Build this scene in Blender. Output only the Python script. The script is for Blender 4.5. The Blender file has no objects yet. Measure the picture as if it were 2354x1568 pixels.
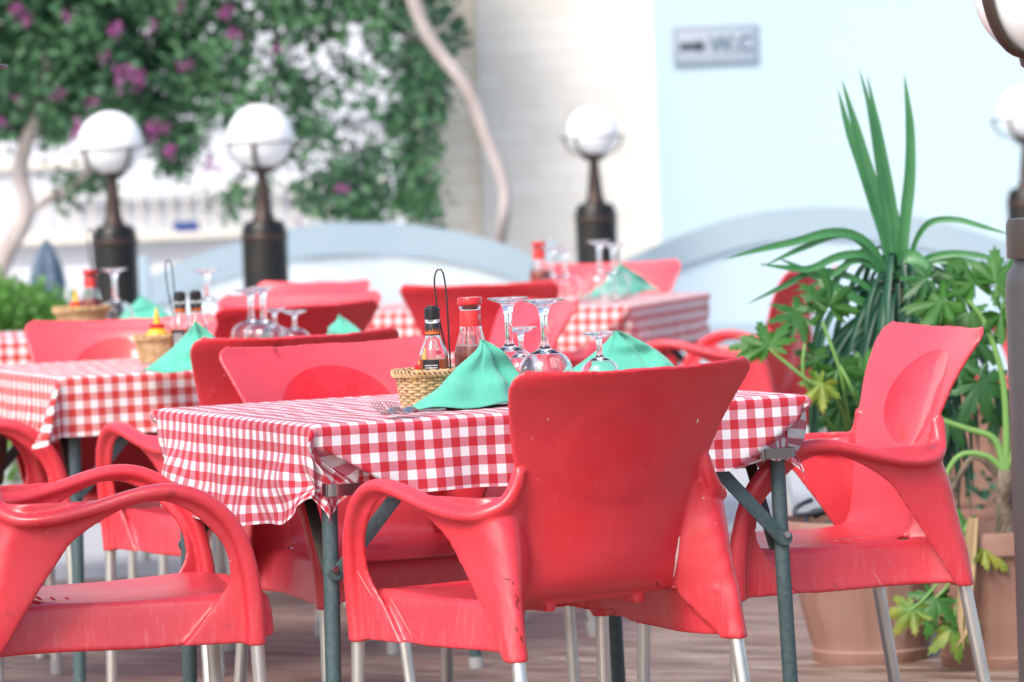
import bpy, bmesh, math, random
import numpy as np
from mathutils import Vector, Matrix, noise

random.seed(7)
C = bpy.context.scene.collection
SC = bpy.context.scene
PI = math.pi

# ---------------------------------------------------------------- camera
FPX, PITCH, ROLL, EYE = 10084.0, .0405, .0385, 1.1838   # focal length in px of a 2353 px wide picture
cam = bpy.data.cameras.new('camera'); camo = bpy.data.objects.new('camera', cam); C.objects.link(camo)
cam.sensor_width = 36; cam.lens = 36 * FPX / 2353
camo.matrix_world = Matrix.Translation((0, 0, EYE)) @ Matrix.Rotation(PI/2 - PITCH, 4, 'X') @ Matrix.Rotation(-ROLL, 4, 'Z')
cam.clip_start = .1; cam.clip_end = 400
cam.dof.use_dof = True; cam.dof.focus_distance = 7.75; cam.dof.aperture_fstop = 5.3; cam.dof.aperture_blades = 8
SC.camera = camo

# ---------------------------------------------------------------- light
SUN_EL, SUN_AZ = 45, -146      # azimuth measured from +Y towards +X
w = bpy.data.worlds.new("World"); SC.world = w; w.use_nodes = True
nt = w.node_tree; bg = nt.nodes['Background']
sky = nt.nodes.new('ShaderNodeTexSky'); sky.sky_type = 'NISHITA'; sky.sun_disc = False
sky.sun_elevation = math.radians(SUN_EL); sky.sun_rotation = math.radians(SUN_AZ)
sky.air_density = 1.0; sky.dust_density = 3.0; sky.ozone_density = 1.0
nt.links.new(sky.outputs[0], bg.inputs[0]); bg.inputs[1].default_value = .15
sl = bpy.data.lights.new('sun', 'SUN'); sl.energy = 1.5; sl.angle = math.radians(24); sl.color = (1, .95, .88)
so = bpy.data.objects.new('sun', sl); C.objects.link(so)
el, az = math.radians(SUN_EL), math.radians(SUN_AZ)
sdir = Vector((math.sin(az)*math.cos(el), math.cos(az)*math.cos(el), math.sin(el)))
so.rotation_euler = sdir.to_track_quat('Z', 'Y').to_euler(); so.location = (-8, 8, 12)
SC.view_settings.view_transform = 'Standard'; SC.view_settings.look = 'None'
SC.view_settings.gamma = 1; SC.view_settings.exposure = .92
SC.cycles.max_bounces = 10; SC.cycles.transmission_bounces = 10; SC.cycles.transparent_max_bounces = 12

# ---------------------------------------------------------------- survey helpers (photo measurement -> place in the world)
def ray(px, py):
    X, Y = px - 1176.5, py - 784
    xs = X*math.cos(ROLL) - Y*math.sin(ROLL); ys = Y*math.cos(ROLL) + X*math.sin(ROLL)
    cx, cy = xs/FPX, -ys/FPX
    return Vector((cx, math.cos(PITCH) + cy*math.sin(PITCH), -math.sin(PITCH) + cy*math.cos(PITCH)))
def at_z(px, py, z):
    r = ray(px, py); k = (z - EYE)/r.z
    return Vector((r.x*k, r.y*k, z))
def at_d(px, py, d):
    r = ray(px, py); k = d/r.y
    return Vector((r.x*k, d, EYE + r.z*k))

# ---------------------------------------------------------------- tagging
def tag(o, label=None, cat=None, group=None, kind=None):
    if label: o['label'] = label
    if cat: o['category'] = cat
    if group: o['group'] = group
    if kind: o['kind'] = kind
    return o
def thing(name, loc=(0, 0, 0), rz=0, label=None, cat=None, group=None):
    o = bpy.data.objects.new(name, None); C.objects.link(o); o.empty_display_size = .1
    o.location = loc; o.rotation_euler = (0, 0, rz)
    return tag(o, label, cat, group)
def copy_tree(o, parent=None):
    c = o.copy(); C.objects.link(c)
    if parent is not None: c.parent = parent
    for ch in list(o.children): copy_tree(ch, c)
    return c

# ---------------------------------------------------------------- mesh helpers
class MB:
    def __init__(s): s.v = []; s.f = []; s.uv = None
    def add(s, vs, fs):
        n = len(s.v); s.v += [tuple(p) for p in vs]; s.f += [tuple(i+n for i in f) for f in fs]; return s
    def box(s, c, d, rz=0, R=None):
        M = R if R is not None else Matrix.Rotation(rz, 3, 'Z')
        vs = [Vector(c) + M @ Vector((x*d[0]/2, y*d[1]/2, z*d[2]/2)) for z in (-1, 1) for y in (-1, 1) for x in (-1, 1)]
        return s.add(vs, [(0,2,3,1),(4,5,7,6),(0,1,5,4),(2,6,7,3),(0,4,6,2),(1,3,7,5)])
    def bar(s, a, b, wd, th, up=(0, 0, 1)):
        a, b = Vector(a), Vector(b); t = (b-a).normalized(); u = Vector(up)
        sx = t.cross(u).normalized(); u2 = sx.cross(t)
        R = Matrix((t, sx, u2)).transposed()
        return s.box((a+b)/2, ((b-a).length, wd, th), R=R)
    def tube(s, pts, r, seg=12, cap=True, closed=False, ell=None):
        pts = [Vector(p) for p in pts]; n = len(pts)
        rr = r if hasattr(r, '__len__') else [r]*n
        vs, fs = [], []; up = None
        for i, p in enumerate(pts):
            if closed: t = pts[(i+1) % n] - pts[i-1]
            else: t = pts[min(i+1, n-1)] - pts[max(i-1, 0)]
            t.normalize()
            if up is None:
                up = Vector((0, 0, 1)) if abs(t.z) < .9 else Vector((0, 1, 0))
                if ell: up = Vector(ell[1])
            up = up - t*up.dot(t)
            if up.length < 1e-6: up = t.orthogonal()
            up.normalize()
            sd = t.cross(up)
            for k in range(seg):
                a = 2*PI*k/seg
                e = ell[0] if ell else 1
                vs.append(p + (sd*math.cos(a)*e + up*math.sin(a))*rr[i])
        m = n if closed else n-1
        for i in range(m):
            j = (i+1) % n
            for k in range(seg):
                k2 = (k+1) % seg
                fs.append((i*seg+k, i*seg+k2, j*seg+k2, j*seg+k))
        if cap and not closed:
            fs.append(tuple(range(seg-1, -1, -1))); fs.append(tuple((n-1)*seg+k for k in range(seg)))
        return s.add(vs, fs)
    def lathe(s, prof, seg=32, c=(0, 0, 0), cap=True):
        vs, fs = [], []; n = len(prof)
        for r, z in prof:
            for k in range(seg):
                a = 2*PI*k/seg
                vs.append((c[0]+r*math.cos(a), c[1]+r*math.sin(a), c[2]+z))
        for i in range(n-1):
            for k in range(seg):
                k2 = (k+1) % seg
                fs.append((i*seg+k, i*seg+k2, (i+1)*seg+k2, (i+1)*seg+k))
        if cap:
            fs.append(tuple(range(seg-1, -1, -1))); fs.append(tuple((n-1)*seg+k for k in range(seg)))
        return s.add(vs, fs)
    def sheet(s, P, t):
        """closed solid of thickness t around a grid of points"""
        P = np.array(P, float); n, m = P.shape[:2]
        du = np.gradient(P, axis=0); dv = np.gradient(P, axis=1)
        N = np.cross(du, dv); N /= np.linalg.norm(N, axis=2, keepdims=True) + 1e-9
        A = P + N*t/2; B = P - N*t/2
        vs = [tuple(p) for p in A.reshape(-1, 3)] + [tuple(p) for p in B.reshape(-1, 3)]
        o = n*m; fs = []
        for i in range(n-1):
            for j in range(m-1):
                a, b, c, d = i*m+j, (i+1)*m+j, (i+1)*m+j+1, i*m+j+1
                fs.append((a, b, c, d)); fs.append((o+a, o+d, o+c, o+b))
        for i in range(n-1):
            fs.append((i*m, o+i*m, o+(i+1)*m, (i+1)*m)); e = m-1
            fs.append((i*m+e, (i+1)*m+e, o+(i+1)*m+e, o+i*m+e))
        for j in range(m-1):
            fs.append((j, j+1, o+j+1, o+j)); e = (n-1)*m
            fs.append((e+j, o+e+j, o+e+j+1, e+j+1))
        return s.add(vs, fs)
    def grid(s, P):
        n, m = len(P), len(P[0])
        vs = [tuple(p) for r in P for p in r]
        return s.add(vs, [(i*m+j, (i+1)*m+j, (i+1)*m+j+1, i*m+j+1) for i in range(n-1) for j in range(m-1)])
    def mesh(s, name, smooth=True):
        me = bpy.data.meshes.new(name); me.from_pydata(s.v, [], s.f); me.update()
        bm = bmesh.new(); bm.from_mesh(me); bmesh.ops.recalc_face_normals(bm, faces=bm.faces); bm.to_mesh(me); bm.free()
        if smooth:
            for p in me.polygons: p.use_smooth = True
        return me
    def build(s, name, mat, parent=None, smooth=True, bevel=0, recalc=True, angle=35):
        me = bpy.data.meshes.new(name); me.from_pydata(s.v, [], s.f); me.update()
        bm = bmesh.new(); bm.from_mesh(me)
        if recalc: bmesh.ops.recalc_face_normals(bm, faces=bm.faces)
        if bevel:
            es = [e for e in bm.edges if len(e.link_faces) == 2 and e.calc_face_angle(0) > .6]
            bmesh.ops.bevel(bm, geom=es, offset=bevel, segments=2, affect='EDGES', profile=.5)
        if smooth:
            for e in bm.edges:
                if len(e.link_faces) == 2 and e.calc_face_angle(0) > math.radians(angle): e.smooth = False
            for f in bm.faces: f.smooth = True
        bm.to_mesh(me); bm.free()
        o = bpy.data.objects.new(name, me); C.objects.link(o)
        if mat: me.materials.append(mat)
        if parent: o.parent = parent
        return o

def cat(pts, n):
    """Catmull-Rom resample, arc-length spaced"""
    P = np.array(pts, float); Q = np.vstack([2*P[0]-P[1], P, 2*P[-1]-P[-2]]); out = []
    for i in range(len(P)-1):
        p0, p1, p2, p3 = Q[i:i+4]
        for t in np.linspace(0, 1, 24, endpoint=False):
            out.append(.5*((2*p1)+(-p0+p2)*t+(2*p0-5*p1+4*p2-p3)*t*t+(-p0+3*p1-3*p2+p3)*t**3))
    out.append(P[-1]); out = np.array(out)
    d = np.r_[0, np.cumsum(np.linalg.norm(np.diff(out[:, :3], axis=0), axis=1))]
    s = np.linspace(0, d[-1], n)
    return np.stack([np.interp(s, d, out[:, k]) for k in range(out.shape[1])], 1)

# ---------------------------------------------------------------- materials
def mat(name, col=(.5, .5, .5), rough=.5, metal=0, **k):
    m = bpy.data.materials.new(name); m.use_nodes = True
    b = m.node_tree.nodes['Principled BSDF']
    b.inputs['Base Color'].default_value = (*col, 1); b.inputs['Roughness'].default_value = rough
    b.inputs['Metallic'].default_value = metal
    for kk, v in k.items(): b.inputs[kk.replace('_', ' ')].default_value = v
    return m
def N(m, t, **k):
    n = m.node_tree.nodes.new(t)
    for a, v in k.items(): setattr(n, a, v)
    return n
def L(m, a, b): m.node_tree.links.new(a, b)
def BS(m): return m.node_tree.nodes['Principled BSDF']
def noisy(m, c1, c2, scale=8, detail=6, lo=.35, hi=.65, coord='Object', stretch=None, rough=None, bump=0, bscale=None):
    """mix two base colours with noise, optional roughness range and bump"""
    tc = N(m, 'ShaderNodeTexCoord'); src = tc.outputs[coord]
    if stretch:
        mp = N(m, 'ShaderNodeMapping'); mp.inputs['Scale'].default_value = stretch; L(m, src, mp.inputs[0]); src = mp.outputs[0]
    n = N(m, 'ShaderNodeTexNoise'); n.inputs['Scale'].default_value = scale; n.inputs['Detail'].default_value = detail
    L(m, src, n.inputs['Vector'])
    mr = N(m, 'ShaderNodeMapRange'); mr.inputs[1].default_value = lo; mr.inputs[2].default_value = hi; L(m, n.outputs[0], mr.inputs[0])
    mx = N(m, 'ShaderNodeMix', data_type='RGBA'); mx.inputs[6].default_value = (*c1, 1); mx.inputs[7].default_value = (*c2, 1)
    L(m, mr.outputs[0], mx.inputs[0]); L(m, mx.outputs[2], BS(m).inputs['Base Color'])
    if rough:
        r2 = N(m, 'ShaderNodeMapRange'); r2.inputs[3].default_value = rough[0]; r2.inputs[4].default_value = rough[1]
        L(m, mr.outputs[0], r2.inputs[0]); L(m, r2.outputs[0], BS(m).inputs['Roughness'])
    if bump:
        n2 = N(m, 'ShaderNodeTexNoise'); n2.inputs['Scale'].default_value = bscale or scale*6; n2.inputs['Detail'].default_value = 4
        L(m, src, n2.inputs['Vector'])
        b = N(m, 'ShaderNodeBump'); b.inputs['Strength'].default_value = bump; b.inputs['Distance'].default_value = .01
        L(m, n2.outputs[0], b.inputs['Height']); L(m, b.outputs[0], BS(m).inputs['Normal'])
    return mx, mr

def plastic():
    m = mat('red_plastic', (.62, .012, .022), .38)
    b = BS(m); b.inputs['Specular IOR Level'].default_value = .62
    tc = N(m, 'ShaderNodeTexCoord'); oi = N(m, 'ShaderNodeObjectInfo')
    # faded, chalky patches
    n1 = N(m, 'ShaderNodeTexNoise', noise_dimensions='4D'); n1.inputs['Scale'].default_value = 5; n1.inputs['Detail'].default_value = 5
    L(m, tc.outputs['Object'], n1.inputs['Vector']); 
    sm = N(m, 'ShaderNodeMath', operation='MULTIPLY'); sm.inputs[1].default_value = 37; L(m, oi.outputs['Random'], sm.inputs[0]); L(m, sm.outputs[0], n1.inputs['W'])
    r1 = N(m, 'ShaderNodeMapRange'); r1.inputs[1].default_value = .38; r1.inputs[2].default_value = .72; L(m, n1.outputs[0], r1.inputs[0])
    mx = N(m, 'ShaderNodeMix', data_type='RGBA'); mx.inputs[6].default_value = (.64, .010, .018, 1); mx.inputs[7].default_value = (.68, .045, .06, 1)
    L(m, r1.outputs[0], mx.inputs[0])
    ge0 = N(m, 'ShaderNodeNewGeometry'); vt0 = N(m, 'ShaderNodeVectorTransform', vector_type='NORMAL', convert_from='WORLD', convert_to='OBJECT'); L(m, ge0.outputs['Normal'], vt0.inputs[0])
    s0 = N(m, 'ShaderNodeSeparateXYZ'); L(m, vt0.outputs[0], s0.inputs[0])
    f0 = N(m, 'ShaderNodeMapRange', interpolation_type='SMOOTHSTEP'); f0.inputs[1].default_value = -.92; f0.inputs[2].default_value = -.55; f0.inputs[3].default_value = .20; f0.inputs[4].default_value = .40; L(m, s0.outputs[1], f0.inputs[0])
    f1 = N(m, 'ShaderNodeMapRange', interpolation_type='SMOOTHSTEP'); f1.inputs[1].default_value = .1; f1.inputs[2].default_value = .7; f1.inputs[4].default_value = .28; L(m, s0.outputs[1], f1.inputs[0])  # pale sheen painted into the colour of front-facing sides, on top of the fading
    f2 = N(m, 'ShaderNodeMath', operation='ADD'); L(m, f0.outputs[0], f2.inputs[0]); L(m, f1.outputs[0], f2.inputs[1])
    FADE_SHEEN = N(m, 'ShaderNodeMath', operation='MULTIPLY'); L(m, f2.outputs[0], FADE_SHEEN.inputs[0])
    mxf = N(m, 'ShaderNodeMix', data_type='RGBA'); mxf.inputs[7].default_value = (.68, .075, .105, 1); L(m, FADE_SHEEN.outputs[0], mxf.inputs[0]); L(m, mx.outputs[2], mxf.inputs[6])
    # vertical scuffs
    mp = N(m, 'ShaderNodeMapping'); mp.inputs['Scale'].default_value = (70, 70, 9); L(m, tc.outputs['Object'], mp.inputs[0])
    n2 = N(m, 'ShaderNodeTexNoise'); n2.inputs['Scale'].default_value = 1.6; n2.inputs['Detail'].default_value = 7; n2.inputs['Roughness'].default_value = .7; L(m, mp.outputs[0], n2.inputs['Vector'])
    r2 = N(m, 'ShaderNodeMapRange'); r2.inputs[1].default_value = .52; r2.inputs[2].default_value = .72; L(m, n2.outputs[0], r2.inputs[0])
    se = N(m, 'ShaderNodeSeparateXYZ'); L(m, tc.outputs['Object'], se.inputs[0])
    zr = N(m, 'ShaderNodeMapRange'); zr.inputs[1].default_value = .47; zr.inputs[2].default_value = .40; zr.inputs[3].default_value = .08; zr.inputs[4].default_value = .42; L(m, se.outputs[2], zr.inputs[0])
    mu = N(m, 'ShaderNodeMath', operation='MULTIPLY'); L(m, r2.outputs[0], mu.inputs[0]); L(m, zr.outputs[0], mu.inputs[1])
    mx2 = N(m, 'ShaderNodeMix', data_type='RGBA'); mx2.inputs[7].default_value = (.70, .20, .22, 1); L(m, mu.outputs[0], mx2.inputs[0]); L(m, mxf.outputs[2], mx2.inputs[6])
    # white specks and dark scuff dots
    vo = N(m, 'ShaderNodeTexNoise'); vo.inputs['Scale'].default_value = 120; vo.inputs['Detail'].default_value = 2; L(m, tc.outputs['Object'], vo.inputs['Vector'])
    r3 = N(m, 'ShaderNodeMapRange'); r3.inputs[1].default_value = .755; r3.inputs[2].default_value = .79; r3.inputs[4].default_value = .6; L(m, vo.outputs[0], r3.inputs[0])
    mx3 = N(m, 'ShaderNodeMix', data_type='RGBA'); mx3.inputs[7].default_value = (.75, .5, .5, 1); L(m, r3.outputs[0], mx3.inputs[0]); L(m, mx2.outputs[2], mx3.inputs[6])
    n4 = N(m, 'ShaderNodeTexNoise', noise_dimensions='4D'); n4.inputs['Scale'].default_value = 26; n4.inputs['Detail'].default_value = 3
    L(m, tc.outputs['Object'], n4.inputs['Vector']); L(m, sm.outputs[0], n4.inputs['W'])
    r4 = N(m, 'ShaderNodeMapRange'); r4.inputs[1].default_value = .67; r4.inputs[2].default_value = .76; r4.inputs[4].default_value = .55; L(m, n4.outputs[0], r4.inputs[0])
    mx4 = N(m, 'ShaderNodeMix', data_type='RGBA'); mx4.inputs[7].default_value = (.16, .01, .015, 1); L(m, r4.outputs[0], mx4.inputs[0]); L(m, mx3.outputs[2], mx4.inputs[6])
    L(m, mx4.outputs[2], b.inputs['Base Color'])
    # polished oval in the backrest: glossier than the matt rest
    def lin(src, off, k):
        a = N(m, 'ShaderNodeMath', operation='ADD'); a.inputs[1].default_value = off; L(m, src, a.inputs[0])
        q = N(m, 'ShaderNodeMath', operation='MULTIPLY'); q.inputs[1].default_value = k; L(m, a.outputs[0], q.inputs[0])
        p = N(m, 'ShaderNodeMath', operation='POWER'); p.inputs[1].default_value = 2
        ab = N(m, 'ShaderNodeMath', operation='ABSOLUTE'); L(m, q.outputs[0], ab.inputs[0]); L(m, ab.outputs[0], p.inputs[0]); return p.outputs[0]
    ad = N(m, 'ShaderNodeMath', operation='ADD'); L(m, lin(se.outputs[0], 0, 1/.125), ad.inputs[0]); L(m, lin(se.outputs[2], -.700, 1/.092), ad.inputs[1])
    ov = N(m, 'ShaderNodeMapRange'); ov.inputs[1].default_value = 1.03; ov.inputs[2].default_value = .97; L(m, ad.outputs[0], ov.inputs[0])
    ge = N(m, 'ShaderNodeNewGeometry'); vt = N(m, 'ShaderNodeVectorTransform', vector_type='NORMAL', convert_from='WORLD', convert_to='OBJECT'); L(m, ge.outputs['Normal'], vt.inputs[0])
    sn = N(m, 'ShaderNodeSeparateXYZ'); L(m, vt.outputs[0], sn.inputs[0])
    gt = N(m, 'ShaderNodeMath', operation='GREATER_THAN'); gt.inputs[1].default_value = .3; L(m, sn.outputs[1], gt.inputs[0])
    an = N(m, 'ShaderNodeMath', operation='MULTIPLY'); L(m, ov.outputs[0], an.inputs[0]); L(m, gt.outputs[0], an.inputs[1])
    iv = N(m, 'ShaderNodeMath', operation='SUBTRACT'); iv.inputs[0].default_value = 1; L(m, an.outputs[0], iv.inputs[1]); L(m, iv.outputs[0], FADE_SHEEN.inputs[1])
    rr = N(m, 'ShaderNodeMapRange'); rr.inputs[3].default_value = .29; rr.inputs[4].default_value = .42; L(m, r1.outputs[0], rr.inputs[0])
    rm = N(m, 'ShaderNodeMix'); L(m, an.outputs[0], rm.inputs[0]); L(m, rr.outputs[0], rm.inputs[2]); rm.inputs[3].default_value = .10
    L(m, rm.outputs[0], b.inputs['Roughness'])
    n5 = N(m, 'ShaderNodeTexNoise'); n5.inputs['Scale'].default_value = 14; L(m, tc.outputs['Object'], n5.inputs['Vector'])
    bp = N(m, 'ShaderNodeBump'); bp.inputs['Strength'].default_value = .12; bp.inputs['Distance'].default_value = .01; L(m, n5.outputs[0], bp.inputs['Height']); L(m, bp.outputs[0], b.inputs['Normal'])
    return m
M = {}
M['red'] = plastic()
M['alu'] = mat('brushed_aluminium', (.62, .62, .60), .38, .85); noisy(M['alu'], (.66, .66, .64), (.42, .41, .38), 22, stretch=(1, 1, .3), rough=(.3, .5), lo=.45, hi=.75)
M['cap'] = mat('grey_rubber', (.42, .42, .41), .6)
M['steel'] = mat('green_painted_steel', (.045, .085, .092), .42); noisy(M['steel'], (.04, .085, .095), (.075, .12, .125), 120, bump=.35, bscale=500, rough=(.35, .55))
M['steel_dk'] = mat('dark_painted_steel', (.03, .035, .033), .5); noisy(M['steel_dk'], (.022, .03, .03), (.06, .045, .03), 18, rough=(.4, .65))
M['chrome'] = mat('chrome', (.26, .25, .25), .22, 1)
M['screw'] = mat('zinc', (.5, .5, .5), .3, 1)

# ---------------------------------------------------------------- the plastic armchair
ARM = [(.186,-.206,.672),(.196,-.204,.640),(.214,-.196,.612),(.240,-.165,.598),(.258,-.11,.600),(.271,-.04,.615),(.281,.03,.634),(.285,.085,.640),(.284,.135,.628),(.280,.180,.596),(.273,.212,.548),(.266,.228,.49),(.259,.235,.43),(.255,.236,.38),(.254,.236,.359)]
def shell_grid():
    rows = [(-.310,.806,.2400,.044),(-.292,.778,.2300,.044),(-.270,.738,.216,.043),(-.252,.695,.202,.041),
            (-.235,.650,.187,.039),(-.218,.60,.172,.036),(-.206,.55,.160,.034),(-.195,.505,.152,.030),(-.180,.470,.150,.02),(-.150,.449,.155,.008),
            (-.10,.440,.170,0),(-.02,.438,.192,0),(.08,.440,.206,0),(.16,.444,.216,0),(.215,.444,.222,0),(.245,.436,.226,0),(.262,.415,.228,0)]
    R = cat(rows, 66); G = []
    arc = []
    for k in range(9):
        a = PI/2*(1-k/9); rr = .030
        arc.append((-.311-.021*math.sin(a), .806+rr*math.sin(a), 0.2400+.006*math.sin(a)-rr*(1-math.cos(a)), .044))
    R = np.vstack([arc, R])
    for y, z, hw, cup in R:
        row = []
        for u in np.linspace(-1, 1, 41):
            x = u*hw; yy = y + cup*u*u; zz = z
            if z < .447 and y > -.14: zz = z - .007*(1-u*u) + .002*u*u
            if z > .74: zz += (.006*(abs(u)**3) - .002)*(z-.74)/.1
            # oval recess in the back
            if z > .56:
                q = (x/.125)**2 + ((z-.700)/.092)**2
                yy -= .0026*(1/(1+math.exp((q-1)*14)))
            row.append((x, yy, zz))
        G.append(row)
    return G
def side_parts(mb, s):
    S = lambda P: [[(p[0]*s, p[1], p[2]) for p in r] for r in P]
    # armrest
    A = cat(ARM, 60); n = len(A)
    pts = [Vector((p[0]*s, p[1], p[2])) for p in A]
    wd = np.interp(np.linspace(0, 1, n), [0, .08, .2, .45, .62, .8, 1], [.010, .014, .021, .0205, .018, .0165, .0175])
    th = np.interp(np.linspace(0, 1, n), [0, .08, .2, .45, .62, .8, 1], [.014, .013, .0115, .0125, .014, .0155, .0175])
    vs, fs = [], []; seg = 20
    for i, p in enumerate(pts):
        t = (pts[min(i+1, n-1)] - pts[max(i-1, 0)]).normalized()
        sd = Vector((1, 0, 0)) if i > 8 else Vector((1, .0, .0)).lerp(Vector((.75*1, 0, .6*s)), 1-i/9)
        sd = (sd - t*sd.dot(t)).normalized(); up = sd.cross(t)
        for k in range(seg):
            a = 2*PI*k/seg; ca, sa = math.cos(a), math.sin(a)
            ca = math.copysign(abs(ca)**.8, ca); sa = math.copysign(abs(sa)**.8, sa)
            vs.append(p + sd*ca*wd[i] + up*sa*th[i])
    for i in range(n-1):
        for k in range(seg):
            k2 = (k+1) % seg; fs.append((i*seg+k, i*seg+k2, (i+1)*seg+k2, (i+1)*seg+k))
    fs.append(tuple(range(seg-1, -1, -1))); fs.append(tuple((n-1)*seg+k for k in range(seg)))
    mb.add(vs, fs)
    # rear wing: from the back panel round to a free curved edge
    zs = [.628, .60, .56, .52, .48, .44, .40, .37, .354]
    E = {.628:(.176,-.196), .60:(.170,-.188), .56:(.160,-.178), .52:(.152,-.170), .48:(.150,-.160), .44:(.158,-.150), .40:(.180,-.175), .37:(.198,-.205), .354:(.202,-.215)}
    K = {.628:(.222,-.190), .60:(.222,-.200), .56:(.219,-.212), .52:(.218,-.221), .48:(.220,-.228), .44:(.224,-.236), .40:(.226,-.244), .37:(.228,-.250), .354:(.228,-.252)}
    W = {.628:(.280,.060), .60:(.268,-.012), .56:(.256,-.075), .52:(.249,-.106), .48:(.244,-.134), .44:(.240,-.160), .40:(.238,-.186), .37:(.236,-.204), .354:(.235,-.216)}
    G = []
    for z in zs:
        e, k, w_ = E[z], K[z], W[z]
        m1 = (k[0]+(w_[0]-k[0])*.28+.006, k[1]+(w_[1]-k[1])*.12+.006)
        m2 = ((k[0]+w_[0])/2+.007, (k[1]+w_[1])/2)
        c = cat([(e[0], e[1], z), (k[0]-.012, k[1]+.003, z), (m1[0], m1[1], z), (m2[0], m2[1], z), (w_[0], w_[1], z)], 26)
        G.append(c)
    G = np.array(G); G2 = np.stack([cat(G[:, j], 40) for j in range(26)], 1)
    mb.sheet(S(G2), .008)
    # fillet under the armrest, where the wing meets it
    # front web
    O = [(.281,.015,.630),(.284,.09,.636),(.284,.14,.622),(.279,.190,.585),(.272,.222,.535),(.265,.235,.48),(.258,.238,.43),(.254,.236,.38),(.254,.234,.363)]
    I = [(.281,.030,.621),(.281,.085,.620),(.279,.125,.600),(.272,.162,.566),(.263,.187,.530),(.252,.194,.478),(.242,.166,.432),(.240,.120,.375),(.240,.108,.363)]
    Oc, Ic = cat(O, 40), cat(I, 40)
    mb.sheet(S([[tuple(o*(1-t)+i_*t) for t in np.linspace(0, 1, 9)] for o, i_ in zip(Oc, Ic)]), .0085)
    # sockets
    mb.tube([(s*.254, .236, .43), (s*.254, .236, .359)], [.0165, .0185], 20)
    mb.tube([(s*.2195, -.222, .47), (s*.2185, -.229, .40), (s*.2185, -.231, .359)], [.004, .013, .0185], 20)
def skirt(mb):
    path = [(.210,-.222),(.186,-.165),(.182,-.10),(.198,-.02),(.213,.08),(.224,.16),(.231,.215),(.232,.245),(.222,.262),(.19,.268),(.12,.270),(0,.271),(-.12,.270),(-.19,.268),(-.222,.262),(-.232,.245),(-.231,.215),(-.224,.16),(-.213,.08),(-.198,-.02),(-.182,-.10),(-.186,-.165),(-.210,-.222)]
    p = cat([(x, y, 0) for x, y in path], 150); G = []
    for x, y, _ in p:
        ins = .016
        nx, ny = (math.copysign(1, x), 0) if y < .22 else ((x/.24)**3, 1)
        l = math.hypot(nx, ny); nx /= l; ny /= l
        zb = .360 + .016*math.exp(-((y-.165)/.045)**2)
        if y > .2: zb = .360 + .016*math.exp(-((.2-.165)/.045)**2) + (.012 if abs(x) < .2 else .012*max(0, (.235-abs(x))/.035))
        row = []
        for z_, off in ((.440, -ins), (.441, -.006), (.436, .000), (.42, .0035), (.40, .006), (.38, .0085), (zb, .0115)):
            row.append((x+nx*off, y+ny*off, z_ if z_ != zb else zb))
        G.append(row)
    mb.sheet(G, .008)
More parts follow.
